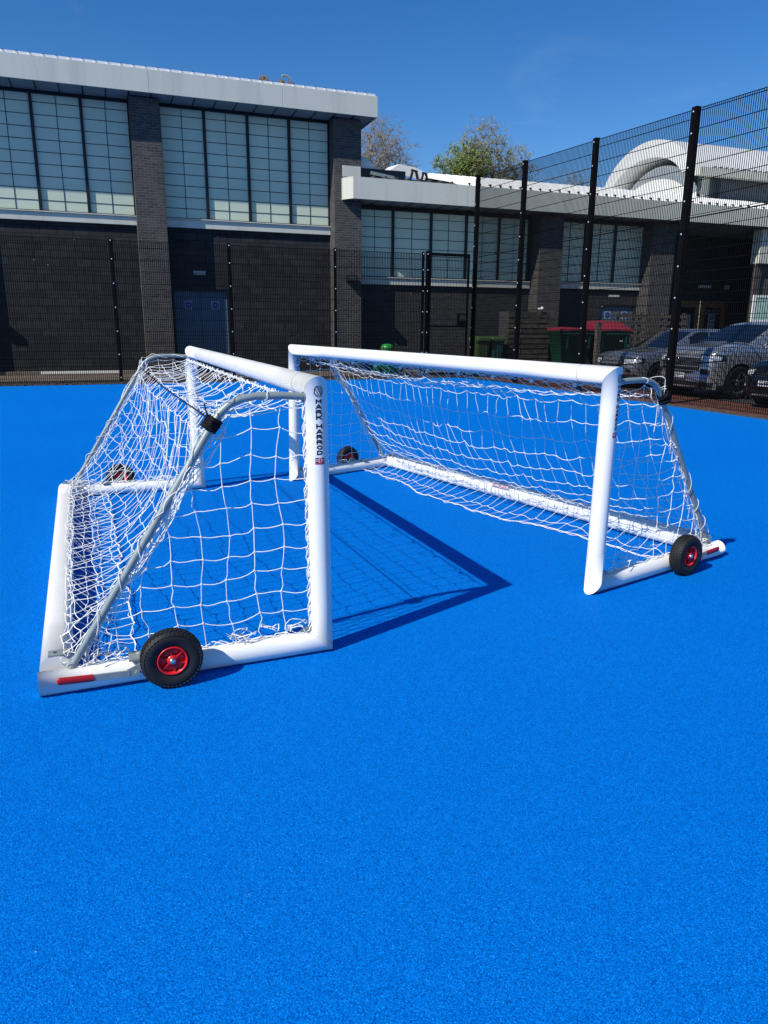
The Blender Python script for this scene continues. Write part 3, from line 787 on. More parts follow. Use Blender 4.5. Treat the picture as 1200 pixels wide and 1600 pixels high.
# ------------------------------------------------------------ mesh fences
def fence_panel(p0, p1, z0, z1a, z1b, step, low, parent, vs=.05, vt=.0052, name='mesh_panel', lstep=.10):
    """welded twin-wire panel; z1a/z1b top at each end; below `low` the rows are close together"""
    p0, p1 = Vector(p0), Vector(p1); L = (p1-p0).length; d = (p1-p0)/L; n = Vector((-d.y, d.x, 0)); up = Vector((0,0,1)); b = MB()
    k = int(L/vs); off = (L-k*vs)/2
    for i in range(k+1):
        s = off+i*vs; zt = z1a+(z1b-z1a)*s/L; c = p0+d*s
        b.obox((c.x, c.y, (z0+zt)/2), d*vt, n*.0040, up*((zt-z0)/2))
    if low > .3:
        for i in range(k):       # the rebound section has extra uprights
            pass
    def row(fr, th=.0050):
        za = z0+(z1a-z0)*fr; zb = z0+(z1b-z0)*fr
        a = Vector((p0.x, p0.y, za)); c = Vector((p1.x, p1.y, zb)); h = (c-a)/2
        for sg in (-1, 1): b.obox((a+c)/2 + n*.006*sg, h, n*.0035, up*th)
    H_ = (z1a+z1b)/2-z0
    z = 0
    while z < low-.01: row(z/H_, .0036); z += lstep
    while z < H_-.02: row(z/H_); z += step
    row(1-.004)
    return b.build(name, 'black_steel', parent)
def fence_post(x, y, zt, w_, d_, parent, boltz, bolt_dir):
    b = MB(); b.box((x-w_/2, y-d_/2, -.02), (x+w_/2, y+d_/2, zt)); b.box((x-w_/2-.003, y-d_/2-.003, zt+.001), (x+w_/2+.003, y+d_/2+.003, zt+.008))
    bd = Vector(bolt_dir); sd_ = Vector((-bd.y, bd.x, 0))
    dep = d_/2 if abs(bd.y) > .5 else w_/2
    b.obox((x+bd.x*(dep+.006), y+bd.y*(dep+.006), zt/2), sd_*.022, bd*.004, (0,0,zt/2-.02))      # clamp bar
    p = b.build('post', 'black_steel', parent)
    for i, z in enumerate(boltz):
        if i == 0:
            bb = MB(); bb.lathe([(.016, 0), (.016, .007), (.010, .012), (0, .013)], (0,0,0), bd, 10)
            o = bb.build('bolt', 'bolt_steel', p); f = o
        else: o = f.copy(); C.objects.link(o)
        o.location = (x+bd.x*(dep+.010), y+bd.y*(dep+.010), z)
    return p
FY = 20.98; FZ = 3.65
fa = thing('mesh_fence', 'lower black wire mesh fence along the court edge in front of the dark building', 'fence', (0, FY, 0))
def par(o, g): return o
xs = [-8.71, -5.71, -2.71, .29, 3.29, 6.27, 8.99]
def local(v, g): return (v[0]-g.location.x, v[1]-g.location.y, v[2])
for x in xs: fence_post(x, 0, FZ, .075, .06, fa, [.15+.6*k for k in range(6)]+[FZ-.05], (0,-1,0))
for a, c in zip(xs[:-1], xs[1:]): fence_panel((a+.03, 0, 0), (c-.03, 0, 0), .05, FZ-.03, FZ-.03, .30, 1.25, fa, vt=.0075)
# gate between the two fences
GX0, GX1 = 9.13, 10.62
gt = thing('mesh_gate', 'black framed wire mesh gate with lock box between the lower fence and the tall fence', 'gate', (GX0, FY, 0))
fence_post(0, 0, FZ+.03, .09, .07, gt, [.15+.6*k for k in range(6)]+[FZ-.05], (0,-1,0))
b = MB(); gw = GX1-GX0-.10
b.box((.06, -.03, FZ-.08), (gw, .03, FZ)); b.box((.06, -.025, 1.50), (gw, .025, 1.56)); b.box((.06, -.03, .08), (gw, .03, .14))
b.box((.06, -.031, .141), (.11, .031, FZ-.081)); b.box((gw-.05, -.031, .141), (gw, .031, FZ-.081))
b.build('gate_frame', 'black_steel', gt)
fence_panel((.11, 0, 0), (gw-.05, 0, 0), .14, FZ-.09, FZ-.09, .30, 1.25, gt)
b = MB(); b.box((gw-.34, -.045, 1.56), (gw-.30, .045, 1.92)); b.box((gw-.30, -.045, 1.88), (gw-.052, .045, 1.92)); b.box((gw-.30,-.04,1.565),(gw-.052,.04,1.70))
b.build('lock_box', 'black_steel', gt)
# tall fence down the right side
FX = 10.80
tf = thing('mesh_fence', 'tall black wire mesh fence between the court and the parked cars on the right', 'fence', (FX, 12, 0))
def ft(y): return 5.90 - (21.2-y)*.038
ys = [21.15, 18.45, 15.35, 12.25, 9.25, 6.25, 3.25, .25]
for i, y in enumerate(ys): fence_post(0, y-12, ft(y), .10, .13, tf, [.3+.6*k for k in range(9)]+[ft(y)-.08], (-1,0,0))
for a, c in zip(ys[:-1], ys[1:]):
    fence_panel((-.02, c-12+.05, 0), (-.02, a-12-.05, 0), 3.62, ft(c)-.03, ft(a)-.03, .30, 0, tf)
    fence_panel((-.02, c-12+.05, 0), (-.02, a-12-.05, 0), .05, 3.60, 3.60, .20, 1.70, tf, lstep=.075)

# ------------------------------------------------------------ sports hall (tall block)
PY, WYL, EY = 24.70, 25.30, 24.20       # pillar face, wall plane, fascia face
hall = thing('sports_hall', 'tall dark brick sports hall with milky clerestory glazing and pale overhanging fascia', 'building', (0, WYL, 0))
def T(v): return (v[0], v[1]-WYL, v[2])
def bx(mb, a, b_): mb.box((a[0], a[1]-WYL, a[2]), (b_[0], b_[1]-WYL, b_[2]))
b = MB(); bx(b, (-30, WYL, -.05), (2.14, WYL+.4, 4.49)); bx(b, (3.92, WYL, -.05), (8.28, WYL+.4, 4.49)); bx(b, (2.141, WYL+.001, 2.66), (3.919, WYL+.4, 4.49))
b.build('wall', 'block_dark', hall)
b = MB(); bx(b, (8.28, WYL+.002, -.05), (8.30, WYL+16, 8.0)); bx(b, (-30, WYL+.45, 4.49), (8.28, WYL+.55, 8.0)); bx(b, (-30, 41, 0), (8.3, 41.3, 8)); b.build('end_wall', 'brick_dark', hall)
def brick_pillar(x0, x1, zt, parent, wy=WYL, py=PY):
    b = MB(); b.cur = 0
    X0, X1, Y0, Y1 = x0, x1, py-WYL, wy-WYL+.2
    b.add([(X0,Y0,-.05),(X1,Y0,-.05),(X1,Y0,zt),(X0,Y0,zt)], [(0,1,2,3)], False)
    b.cur = 1
    b.add([(X0,Y0,-.05),(X0,Y1,-.05),(X0,Y1,zt),(X0,Y0,zt)], [(3,2,1,0)], False)
    b.add([(X1,Y0,-.05),(X1,Y1,-.05),(X1,Y1,zt),(X1,Y0,zt)], [(0,1,2,3)], False)
    b.cur = 0; b.add([(X0,Y0,zt),(X1,Y0,zt),(X1,Y1,zt),(X0,Y1,zt)], [(0,1,2,3)], False)
    return b.build('pillar', ['brick_grey', 'brick_grey_side'], parent)
for x0 in (-23.7, -17.5, -11.25, -5.05, 1.16, 7.38): brick_pillar(x0, x0+.86 if x0 != 7.38 else 8.31, 7.99, hall)
# clerestory windows: milky sheets between black mullions, thin joints
def clerestory(x0, x1, z0, z1, mull, parent, rows, y=WYL, off=0):
    yy = y-WYL-.10
    b = MB(); b.box((x0, yy+.10, z0), (x1, yy+.14, z1)); gz = b.build('window', 'polycarbonate', parent)
    f = MB(); xs_ = [x0]+mull+[x1]
    for i, x in enumerate(xs_):
        w_ = .045 if 0 < i < len(xs_)-1 else .05
        f.box((x-w_ if i else x, yy+.03, z0), (x+w_ if i < len(xs_)-1 else x, yy+.099, z1))
    f.box((x0+.051, yy+.032, z0), (x1-.051, yy+.098, z0+.05)); f.box((x0+.051, yy+.032, z1-.12), (x1-.051, yy+.098, z1))
    f.build('frame', 'frame_black', gz)
    j = MB()
    for a, c in zip(xs_[:-1], xs_[1:]):
        m = (a+c)/2; j.box((m-.010, yy+.088, z0+.05), (m+.010, yy+.0992, z1-.12))
    for k in range(1, rows):
        z = z0+(z1-z0)*k/rows; j.box((x0+.051, yy+.090, z-.010), (x1-.051, yy+.0990, z+.010))
    j.build('glazing_joint', 'panel_joint', gz)
    return gz
def sill(x0, x1, z0, z1, parent, y=WYL):
    yy = y-WYL; b = MB(); b.box((x0, yy-.10, z0), (x1, yy+.25, z1)); b.box((x0, yy-.15, z1), (x1, yy-.072, z1+.03))
    return b.build('window_sill', 'fascia_metal', parent, bevel=.006)
for k, x0 in enumerate((-10.39, -4.19, 2.02)):
    x1 = x0+5.36
    st = (x1-x0)/4
    clerestory(x0, x1, 4.75, 8.05, [x0+st*i for i in (1,2,3)], hall, 10)
    sill(x0, x1, 4.50, 4.74, hall)
# soffit with panel joints, fascia, roof
b = MB(); bx(b, (-30, EY+.06, 8.02), (8.63, WYL+.5, 8.06)); b.cur = 1
x = -10.0
while x < 8.6: bx(b, (x-.020, EY+.07, 8.008), (x+.020, WYL+.02, 8.0195)); x += .62
b.build('soffit', ['soffit', 'frame_black'], hall)
b = MB(); xs_ = [-30, -14.6, -8.6, -2.6-.2, 3.2+.1 -.9, 5.62, 8.70]
xs_ = [-30, -12.4, -6.4, 1.72, 5.62, 8.70]
for a, c in zip(xs_[:-1], xs_[1:]): bx(b, (a+.004, EY, 7.99), (c-.004, EY+.055, 8.60))
bx(b, (8.66, EY+.056, 7.99), (8.70, 41, 8.60))
b.build('fascia', 'fascia_metal', hall, bevel=.006)
b = MB(); 
zr = lambda y: 8.60+(y-24.25)*.105
Yr = 33
b.add([T((-30,24.24,8.605)), T((8.68,24.24,8.605)), T((8.68,Yr,zr(Yr))), T((-30,Yr,zr(Yr))), T((8.68, 41, 8.6)), T((-30, 41, 8.6)), T((8.68,Yr,8.6)), T((8.68,24.24,8.59))], [(0,1,2,3),(3,2,4,5)], False)
x = -12
while x < 8.6:      # raised ribs that end over the fascia
    h_ = .055
    y0, y1 = 24.21, 33
    b.add([T((x-.03,y0,8.60)),T((x+.03,y0,8.60)),T((x+.02,y0,8.60+h_)),T((x-.02,y0,8.60+h_)),T((x-.03,y1,zr(y1))),T((x+.03,y1,zr(y1))),T((x+.02,y1,zr(y1)+h_)),T((x-.02,y1,zr(y1)+h_))],
          [(0,1,2,3),(1,5,6,2),(0,3,7,4),(3,2,6,7)], False); x += .333
b.cur = 0; x = -12+.333/2
while x < 8.5: bx(b, (x-.148, 24.235, 8.602), (x+.148, 24.30, 8.668)); x += .333
b.cur = 1; x = -12
while x < 8.5: bx(b, (x-.018, 24.225, 8.602), (x+.018, 24.29, 8.685)); x += .333
b.build('roof', ['roof_white', 'roof_dark'], hall)
# blue double doors
dr = MB()
for x0, x1 in ((2.145, 3.00), (3.005, 3.86)): dr.box((x0, .12, .02), (x1, .17, 2.60))
db = dr.build('door', 'door_blue', hall, bevel=.004)
b = MB(); b.box((2.141, .02, 2.60), (3.919, .20, 2.659)); b.box((3.862, .02, 0), (3.919, .20, 2.599)); b.build('door_frame', 'frame_black', db)
def round_sign(x, z, y, parent, r=.105):
    b = MB(); b.cur = 0; b.box((x-r-.02, y-.006, z-r-.03), (x+r+.02, y, z+r+.03)); b.cur = 1
    b.lathe([(0, .009), (r, .009), (r, .004)], (x, y, z), (0,-1,0), 24, False)
    b.cur = 0; b.box((x-.05, y-.0125, z-.012), (x+.05, y-.010, z+.012))
    return b.build('round_sign', ['sign_white', 'sign_blue'], parent)
round_sign(2.60, 2.16, .118, db); round_sign(3.46, 2.16, .118, db)
b = MB()
for k in range(6): b.box((2.80+.067*k, -.012, 3.10), (2.80+.067*k+.058, .0, 3.155)); b.box((2.80+.067*k, -.012, 3.165), (2.80+.067*k+.058, .0, 3.22))
b.build('air_brick', 'fascia_metal', hall)
def flood(x, z, parent, y=PY):
    yy = y-WYL; b = MB(); b.box((x-.16, yy-.30, z-.02), (x+.16, yy-.02, z+.14)); b.box((x-.05, yy-.02, z+.02), (x+.05, yy+.0, z+.12)); b.box((x-.17, yy-.31, z+.14), (x+.17, yy-.01, z+.16))
    b.cur = 1; b.box((x-.13, yy-.304, z+.0), (x+.13, yy-.3005, z+.12))
    return b.build('wall_light', ['car_plastic', 'roof_dark'], parent, bevel=.01)
flood(7.90, 3.02, hall); flood(-4.62, 3.02, hall)

# low kerb and white rail at the foot of the wall
b = MB(); b.box((-30, -.10, -.03), (1.16, -.001, .10)); o = b.build('kerb_wall', 'concrete_pale', bevel=.01); o.location = (0, WYL, 0)
tag(o, 'low pale concrete upstand along the foot of the dark hall wall', 'kerb', kind='structure')
b = MB(); b.box((-1.17, -.04, -.04), (1.17, .04, .04)); o = b.build('white_rail', 'white_paint', bevel=.006); o.location = (-.78, 24.72, .085)
tag(o, 'long thin white board lying on the ground against the dark wall behind the lower fence', 'board')

# ------------------------------------------------------------ low wing
wing = thing('low_wing', 'single storey dark brick wing with pale fascia, white ribbed roof and high windows', 'building', (0, WYL, 0))
b = MB(); bx(b, (8.32, WYL, -.05), (15.3, WYL+.3, 2.94)); bx(b, (16.2, WYL, 2.40), (20.4, WYL+.3, 2.94)); bx(b, (16.2, WYL, -.05), (18.55, WYL+.3, 2.399)); bx(b, (20.15, WYL, -.05), (20.4, WYL+.3, 2.399))
bx(b, (8.32, WYL+.3, 2.94), (21, WYL+.4, 5.5)); b.build('wall', 'brick_dark', wing)
b = MB(); bx(b, (21.3, 27.3, -.05), (24.0, 27.6, 5.5)); bx(b, (24.001, 27.301, 2.75), (27.0, 27.6, 5.5)); bx(b, (27.0, 27.3, -.05), (30, 27.6, 5.5)); b.build('wall', 'block_dark', wing)
b = MB(); bx(b, (25.95, 24.75, -.05), (60, 25.0, 5.5)); b.build('wall', 'brick_grey', wing)
brick_pillar(15.25, 16.22, 5.54, wing); brick_pillar(20.30, 21.42, 5.54, wing, wy=27.3)
clerestory(8.32, 15.10, 3.18, 5.52, [9.66, 11.11, 12.50, 13.84], wing, 7)
clerestory(16.24, 20.40, 3.22, 5.52, [17.59, 18.96], wing, 7)
sill(8.32, 15.2, 2.95, 3.17, wing); sill(16.24, 20.3, 2.99, 3.21, wing)
dr = MB(); dr.box((18.55, .06, .02), (19.345, .11, 2.36)); dr.box((19.35, .06, .02), (20.15, .11, 2.36)); db = dr.build('door', 'door_blue', wing, bevel=.004)
round_sign(18.95, 2.02, .058, db, .12); round_sign(19.76, 2.02, .058, db, .12)
b = MB(); b.box((18.5, -.02, 2.365), (20.2, .05, 2.42)); b.build('door_frame', 'frame_black', db)
b = MB(); b.box((18.9, -.02, 2.72), (19.4, -.001, 2.80)); b.build('air_brick', 'fascia_metal', wing)
# timber entrance doors in the recess
dr = MB(); yy = 27.34-WYL
for x0 in (24.04, 25.50):
    dr.box((x0, yy, .02), (x0+.22, yy+.06, 2.74)); dr.box((x0+1.18, yy, .02), (x0+1.40, yy+.06, 2.74)); dr.box((x0+.22, yy+.001, 2.45), (x0+1.18, yy+.06, 2.74)); dr.box((x0+.22, yy+.001, .02), (x0+1.18, yy+.06, .40))
ed = dr.build('door', 'door_wood', wing, bevel=.004)
b = MB()
for x0 in (24.04, 25.50): b.box((x0+.22, yy+.02, .40), (x0+1.18, yy+.04, 2.45))
b.build('pane', 'car_glass', ed)
b = MB()
for z in (.6, .8, 1.0, 1.2): b.box((25.75, yy+.012, z), (26.65, yy+.0195, z+.03))
for z in (2.3, 2.2): b.box((25.75, yy+.012, z), (26.65, yy+.0195, z+.02))
b.box((24.55, yy+.010, 1.45), (24.98, yy+.018, 2.15)); b.box((26.0, yy+.010, 1.84), (26.38, yy+.018, 2.17)); b.box((26.0, yy+.010, 1.44), (26.38, yy+.018, 1.80))
b.cur = 1; b.lathe([(.06, .012), (.10, .012)], (26.19, yy+.02, 2.0), (0,-1,0), 20, False)
b.box((26.05, yy+.008, 1.60), (26.33, yy+.0095, 1.64))
b.build('notice', ['sign_white', 'ink'], ed)
b = MB(); b.box((25.2, 27.3-WYL-.03, 3.30), (25.9, 27.3-WYL-.001, 3.42)); b.build('air_brick', 'fascia_metal', wing); b = MB(); b.box((26.7, 27.3-WYL-.12, 3.26), (26.9, 27.3-WYL-.001, 3.44)); b.build('entrance_light', 'fascia_metal', wing)
# white framed window and pale column at the far right
b = MB(); bx(b, (25.62, 24.62, -.05), (25.95, 24.749, 4.16)); b.build('pillar', 'brick_grey', wing)
b = MB(); bx(b, (25.62, 24.50, 4.16), (26.6, 24.95, 5.53)); b.build('column_cladding', 'fascia_metal', wing, bevel=.01)
b = MB(); bx(b, (25.64, 24.56, 2.80), (27.6, 24.615, 2.90)); bx(b, (25.64, 24.56, 1.76), (27.6, 24.615, 1.88)); bx(b, (25.64, 24.561, 1.88), (25.80, 24.614, 2.80)); bx(b, (27.44, 24.561, 1.88), (27.6, 24.614, 2.80))
wf = b.build('window', 'upvc_white', wing, bevel=.006)
b = MB(); bx(b, (25.80, 24.59, 1.88), (27.44, 24.61, 2.80)); b.build('pane', 'window_mint', wf)
# fascia, soffit, roof
b = MB(); xs_ = [7.87, 11.98, 18.0, 24.0, 30, 40]
for a, c in zip(xs_[:-1], xs_[1:]): bx(b, (a+.004, EY, 5.54), (c-.004, EY+.055, 6.20))
bx(b, (7.63, EY+.35, 5.54), (7.68, PY-.001, 6.20))
b.add([T((7.632,EY+.35,5.54)), T((7.871,EY+.004,5.54)), T((7.871,EY+.004,6.20)), T((7.632,EY+.35,6.20))], [(0,1,2,3)], False)
bx(b, (7.66, PY-.03, 6.26), (8.28, PY-.002, 6.60))
b.build('fascia', 'fascia_metal', wing)
b = MB(); bx(b, (7.88, EY+.056, 5.56), (40, WYL+2.4, 5.60)); b.cur = 1; x = 8.2
while x < 30: bx(b, (x-.020, EY+.07, 5.549), (x+.020, WYL+.02, 5.559)); x += .62
b.build('soffit', ['soffit', 'frame_black'], wing)
zr2 = lambda y: 6.20+(y-24.25)*.238
b = MB(); Yr = 32.2
b.add([T((11.6,24.22,6.205)), T((40,24.22,6.205)), T((40,Yr,zr2(Yr))), T((13.8,Yr,zr2(Yr)))], [(0,1,2,3)], False)
b.add([T((13.8,Yr,zr2(Yr))), T((40,Yr,zr2(Yr))), T((40,40,6.2)), T((13.8,40,6.2))], [(0,1,2,3)], False)
x = 12.05
while x < 30:
    y0, y1 = 24.215, Yr
    b.add([T((x-.035,y0,6.205)),T((x+.035,y0,6.205)),T((x+.02,y0,6.285)),T((x-.02,y0,6.285)),T((x-.035,y1,zr2(y1))),T((x+.035,y1,zr2(y1))),T((x+.02,y1,zr2(y1)+.05)),T((x-.02,y1,zr2(y1)+.05))],
          [(0,1,2,3),(1,5,6,2),(0,3,7,4),(3,2,6,7)], False); b.cur = 1; bx(b, (x-.03, 24.205, 6.203), (x+.03, 24.30, 6.292)); b.cur = 0; x += .40
b.build('roof', ['roof_white', 'roof_dark'], wing)
b = MB()
b.add([T((8.3,24.26,6.203)), T((11.6,24.26,6.203)), T((13.8,Yr,7.6)), T((8.3,Yr,7.35))], [(0,1,2,3)], False)
x = 8.6
while x < 11.7:
    bx(b, (x-.03, 24.20, 6.205), (x+.03, 24.9, 6.285)); x += .40
b.build('valley_roof', 'roof_dark', wing)
# white cowl, roof light, stands on the low roof
b = MB(); rows = []
for k in range(13):          # quarter round cowl butted against the hall end wall
    ph_ = -PI/2+PI*k/12; rows.append([(8.32+1.20*math.cos(th_)**.7*max(.02, math.cos(ph_))**.35, 27.4-WYL+1.1*math.sin(ph_), 6.95+.50*max(0, math.sin(th_))**.8*max(.02, math.cos(ph_))**.35) for th_ in [PI/2*q/10*.999 for q in range(11)]])
b.grid(rows); b.box((8.32, 26.28-WYL, 6.88), (9.54, 28.5-WYL, 6.96))
b.build('roof_cowl', 'roof_white', wing)
b = MB(); y0 = 28.0-WYL
b.add([(10.5,y0,7.20),(12.0,y0,7.00),(12.1,y0,7.25),(11.6,y0,7.42),(10.95,y0,7.50),(10.5,y0+1.2,7.3),(12.0,y0+1.2,7.3),(12.1,y0+1.2,7.4),(11.6,y0+1.2,7.6),(10.95,y0+1.2,7.6)], [(0,1,2,3,4),(0,4,9,5),(4,3,8,9),(3,2,7,8),(2,1,6,7)], False)
b.build('roof_light', 'roof_white', wing)
b = MB(); b.box((8.32, 26.0-WYL, 6.30), (10.4, 28.5-WYL, 6.84)); b.build('roof_kerb', 'roof_dark', wing)
b = MB(); b.obox((9.1, 24.9-WYL, 6.42), (.42, 0, -.05), (0,.10,0), (.0,0,.05)); b.build('lead_flashing', 'galvanised', wing)
def a_frame(x, y, z):
    g = thing('roof_stand', 'small black A shaped stand on the edge of the low roof', 'roof stand', (x, y, z), 0, 'black roof stands')
    for s in (-1, 1):
        b = MB(); b.obox((s*.11, 0, .17), (.030, 0, 0), (0, .05, 0), (-s*.05, 0, .17)); b.build('leg', 'car_plastic', g)
    b = MB(); b.obox((0, 0, .35), (.11, 0, -.02), (0, .05, 0), (0, 0, .02)); b.build('crosspiece', 'car_plastic', g)
    b = MB(); b.obox((0, 0, .04), (.13, 0, 0), (0, .04, 0), (0, 0, .02)); b.build('foot_rail', 'car_plastic', g)
    return g
s1 = a_frame(10.22, 24.75, 6.28); s2 = clone(s1); s2.location = (10.60, 24.75, 6.28); s2.scale = (.8, 1, .85)
s1['label'] = 'black A shaped roof stand nearer the tall hall on the low roof edge'; s2['label'] = 'smaller black A shaped roof stand to the right of its pair'
# dry weeds growing out of the tall hall's gutter
def weed(x, y, z, n, sp, h, label):
    b = MB()
    for i in range(n):
        a = rnd.uniform(-sp, sp); hh = h*rnd.uniform(.4, 1); dx = rnd.gauss(0, .05)
        b.tube([(a, rnd.uniform(-.05, .05), 0), (a+dx*.4, 0, hh*.5), (a+dx, rnd.uniform(-.05, .05), hh)], .006, 4, rf=lambda t: .008*(1-t)+.002)
        for k in range(5):
            t_ = rnd.uniform(.2, .9); b.obox((a+dx*t_+rnd.gauss(0,.03), rnd.gauss(0,.03), hh*t_), (.016,0,.008), (0,.004,0), (-.006,0,.014))
    o = b.build('dry_weed', 'dry_stalk'); o.location = (x, y, z)
    return tag(o, label, 'weed', 'weeds in the hall gutter')
weed(5.14, 24.5, 8.58, 45, .10, .36, 'spiky dry weed tuft on the tall hall gutter, the left one')
weed(5.62, 24.5, 8.60, 40, .06, .27, 'dense dry weed clump in the middle of the hall gutter')
weed(5.98, 24.5, 8.60, 35, .04, .24, 'small dry weed clump on the hall gutter beside the grey scrap')
b = MB(); b.tube([(-.14, 0, .05), (-.06, 0, .09), (.06, 0, .08), (.15, 0, .0)], .035, 8); o = b.build('gutter_scrap', 'soffit'); o.location = (5.80, 24.48, 8.86)
tag(o, 'bent grey scrap resting across the weeds on the hall gutter', 'scrap')

# ------------------------------------------------------------ vaulted hall behind
vh = thing('vaulted_hall', 'white vaulted roof hall rising behind the low wing at the right', 'building', (27, 33, 0))
def arc_pts(rw, rz, n=28):
    out = []
    for k in range(n+1):
        a = R(24)+(PI-2*R(24))*k/n; out.append((rw*math.cos(a)/math.cos(R(24)), rz*(math.sin(a)-math.sin(R(24)))/(1-math.sin(R(24)))))
    return out
Ya, Yb = -3.25, 3.6; cy_ = (Ya+Yb)/2; rw = (Yb-Ya)/2; zb = 8.85
b = MB(); pts = [(cy_-y_, zb+z_) for y_, z_ in arc_pts(rw, 1.80)]; ptsi = [(cy_-y_, zb-.1+z_) for y_, z_ in arc_pts(rw-.75, 1.10)]
X0, X1 = -.6, 30
b.grid([[ (X0, y_, z_) for y_, z_ in pts], [(X1, y_, z_) for y_, z_ in pts]], flip=True)
b.grid([[ (X0, y_, z_) for y_, z_ in ptsi], [(X0, y_, z_) for y_, z_ in pts]], flip=True)
b.grid([[ (X0+2.2, y_, z_) for y_, z_ in ptsi], [(X0, y_, z_) for y_, z_ in ptsi]], flip=True)
b.build('roof', 'roof_white', vh)
b = MB(); ins_ = [(cy_-y_, zb-1.1+z_) for y_, z_ in arc_pts(rw-.42, 1.80)]
b.add([(X0+.9, y_, z_) for y_, z_ in ins_]+[(X0+.9, ins_[-1][0], 5), (X0+.9, ins_[0][0], 5)], [tuple(range(len(ins_)+2))], False)
b.build('gable', 'roof_white', vh)
b = MB(); b.add([(X0+1.8, y_, z_+.0) for y_, z_ in pts[1:-1]]+[(X0+1.8, pts[-1][0], 6), (X0+1.8, pts[0][0], 6)], [tuple(range(len(pts)))], False); b.build('wall', 'grey_cladding', vh)
b = MB(); b.box((X0+.9, Ya+.35, 5), (X1, Ya+.6, zb-.1)); b.build('side_wall', 'grey_cladding', vh)
b = MB(); b.box((X0+.1, Ya-.35, zb-.36), (X1, Ya+.0, zb-.02)); b.box((X0+.9, Ya+.1, 6), (X0+1.15, Ya+.34, zb-.36)); b.cur = 1; x = .4
while x < 29: b.box((x-.02, Ya-.36, zb-.019), (x+.02, Ya+.1, zb+.05)); x += .35
b.build('fascia', ['fascia_metal', 'roof_dark'], vh)

# ------------------------------------------------------------ bins, containers, timber
def rounded_section(w_, d_, r_, n=5):
    out = []
    for cx, cy, a0 in ((w_-r_, d_-r_, 0), (-w_+r_, d_-r_, 90), (-w_+r_, -d_+r_, 180), (w_-r_, -d_+r_, 270)):
        for k in range(n+1): a = R(a0+90*k/n); out.append((cx+r_*math.cos(a), cy+r_*math.sin(a)))
    return out
def wheelie(x, y, mat, lidmat, label):
    g = thing('wheelie_bin', label, 'bin', (x, y, 0), 0, 'wheelie bins by the timber stack')
    b = MB(); secs = [(.19, .22, .06), (.20, .24, .10), (.245, .30, .90), (.255, .31, .98), (.27, .33, 1.0), (.27, .33, 1.05)]
    b.grid([[(px, py, z) for px, py in (lambda s: s+[s[0]])(rounded_section(w_, d_, .05))] for w_, d_, z in secs]); b.build('body', mat, g)
    b = MB(); b.grid([[(px, py-.01, z) for px, py in (lambda s: s+[s[0]])(rounded_section(w_, d_, .05))] for w_, d_, z in ((.285, .36, 1.055), (.29, .365, 1.10), (.28, .35, 1.16), (.18, .25, 1.21), (.01, .02, 1.22))]); b.build('lid', lidmat, g)
    b = MB()
    for q in (-.12, 0, .12): b.box((q-.008, -.30, .25), (q+.008, -.285-.0, .80))
    b.build('rib', mat, g)
    b = MB(); b.tube([(-.2, .36, 1.02), (-.2, .42, 1.05), (.2, .42, 1.05), (.2, .36, 1.02)], .014, 8); b.build('handle', mat, g)
    for s in (-1, 1):
        b = MB(); b.lathe([(0, -.025), (.09, -.025), (.10, -.015), (.10, .015), (.09, .025), (0, .025)], (s*.22, .24, .10), (1,0,0), 20); b.build('wheel', 'black_rubber', g)
    return g
w1 = wheelie(12.50, 23.9, 'bin_green', 'bin_green', 'olive green wheelie bin with a pale label, left of the teal bin')
w2 = wheelie(13.10, 23.95, 'bin_teal', 'bin_green', 'teal wheelie bin with a green lid between the olive bin and the timber stack')
b = MB(); b.add([(-.11,-.292,.80),(.13,-.292,.80),(.13,-.312,.90),(.10,-.318,.96),(-.11,-.316,.94)], [(0,1,2,3,4)], False); b.build('label_patch', 'sticker_pink' if False else 'timber_weathered', w1)
# slatted timber stack / screen
def slat_screen(x0, x1, y0, y1, h, label):
    g = thing('timber_screen', label, 'timber screen', ((x0+x1)/2, (y0+y1)/2, 0)); cx, cy = (x0+x1)/2, (y0+y1)/2
    for px in (x0+.05, cx-.35, cx+.5, x1-.06):
        b = MB(); b.box((px-cx-.05, y0-cy+.045, 0), (px-cx+.05, y0-cy+.14, h-.02)); b.build('post', 'timber_dark', g)
    z = .06; k = 0; proto = None
    while z < h-.12:
        sg = .145 if k % 2 else .125
        for (xa, xb) in ((x0, cx-.30), (cx-.27, x1)):
            b = MB(); jx = rnd.uniform(-.04, .03)
            b.obox(((xa+xb)/2-cx+jx, y0-cy+rnd.uniform(-.012, .012), z+sg/2), ((xb-xa)/2, 0, rnd.uniform(-.008, .008)), (0, .020, 0), (0, rnd.uniform(-.006,.006), sg/2))
            b.build('slat', rnd.choice(['timber_dark', 'timber_weathered', 'timber_dark']), g)
        z += sg+.045; k += 1
    b = MB(); b.box((x0-cx, y0-cy+.15, 0), (x1-cx, y0-cy+.20, h-.05)); b.box((x0-cx, y0-cy+.20, 0), (x0-cx+.05, y1-cy, h-.05)); b.box((x1-cx-.05, y0-cy+.20, 0), (x1-cx, y1-cy, h-.05)); b.build('backing', 'roof_dark', g)
    return g
slat_screen(13.62, 15.35, 23.9, 24.6, 2.12, 'dark weathered slatted timber screen beside the wheelie bins')
b = MB(); b.lathe([(.0, .06), (.05, .05), (.07, 0), (.05, -.05), (0, -.06)], (0,0,0), (0,-1,0), 14); b.box((-.02, -.0, -.03), (.02, .25, .03)); o = b.build('white_lamp', 'upvc_white'); o.location = (15.02, 23.95, 2.19)
tag(o, 'small round white lamp on top of the slatted timber screen', 'lamp')
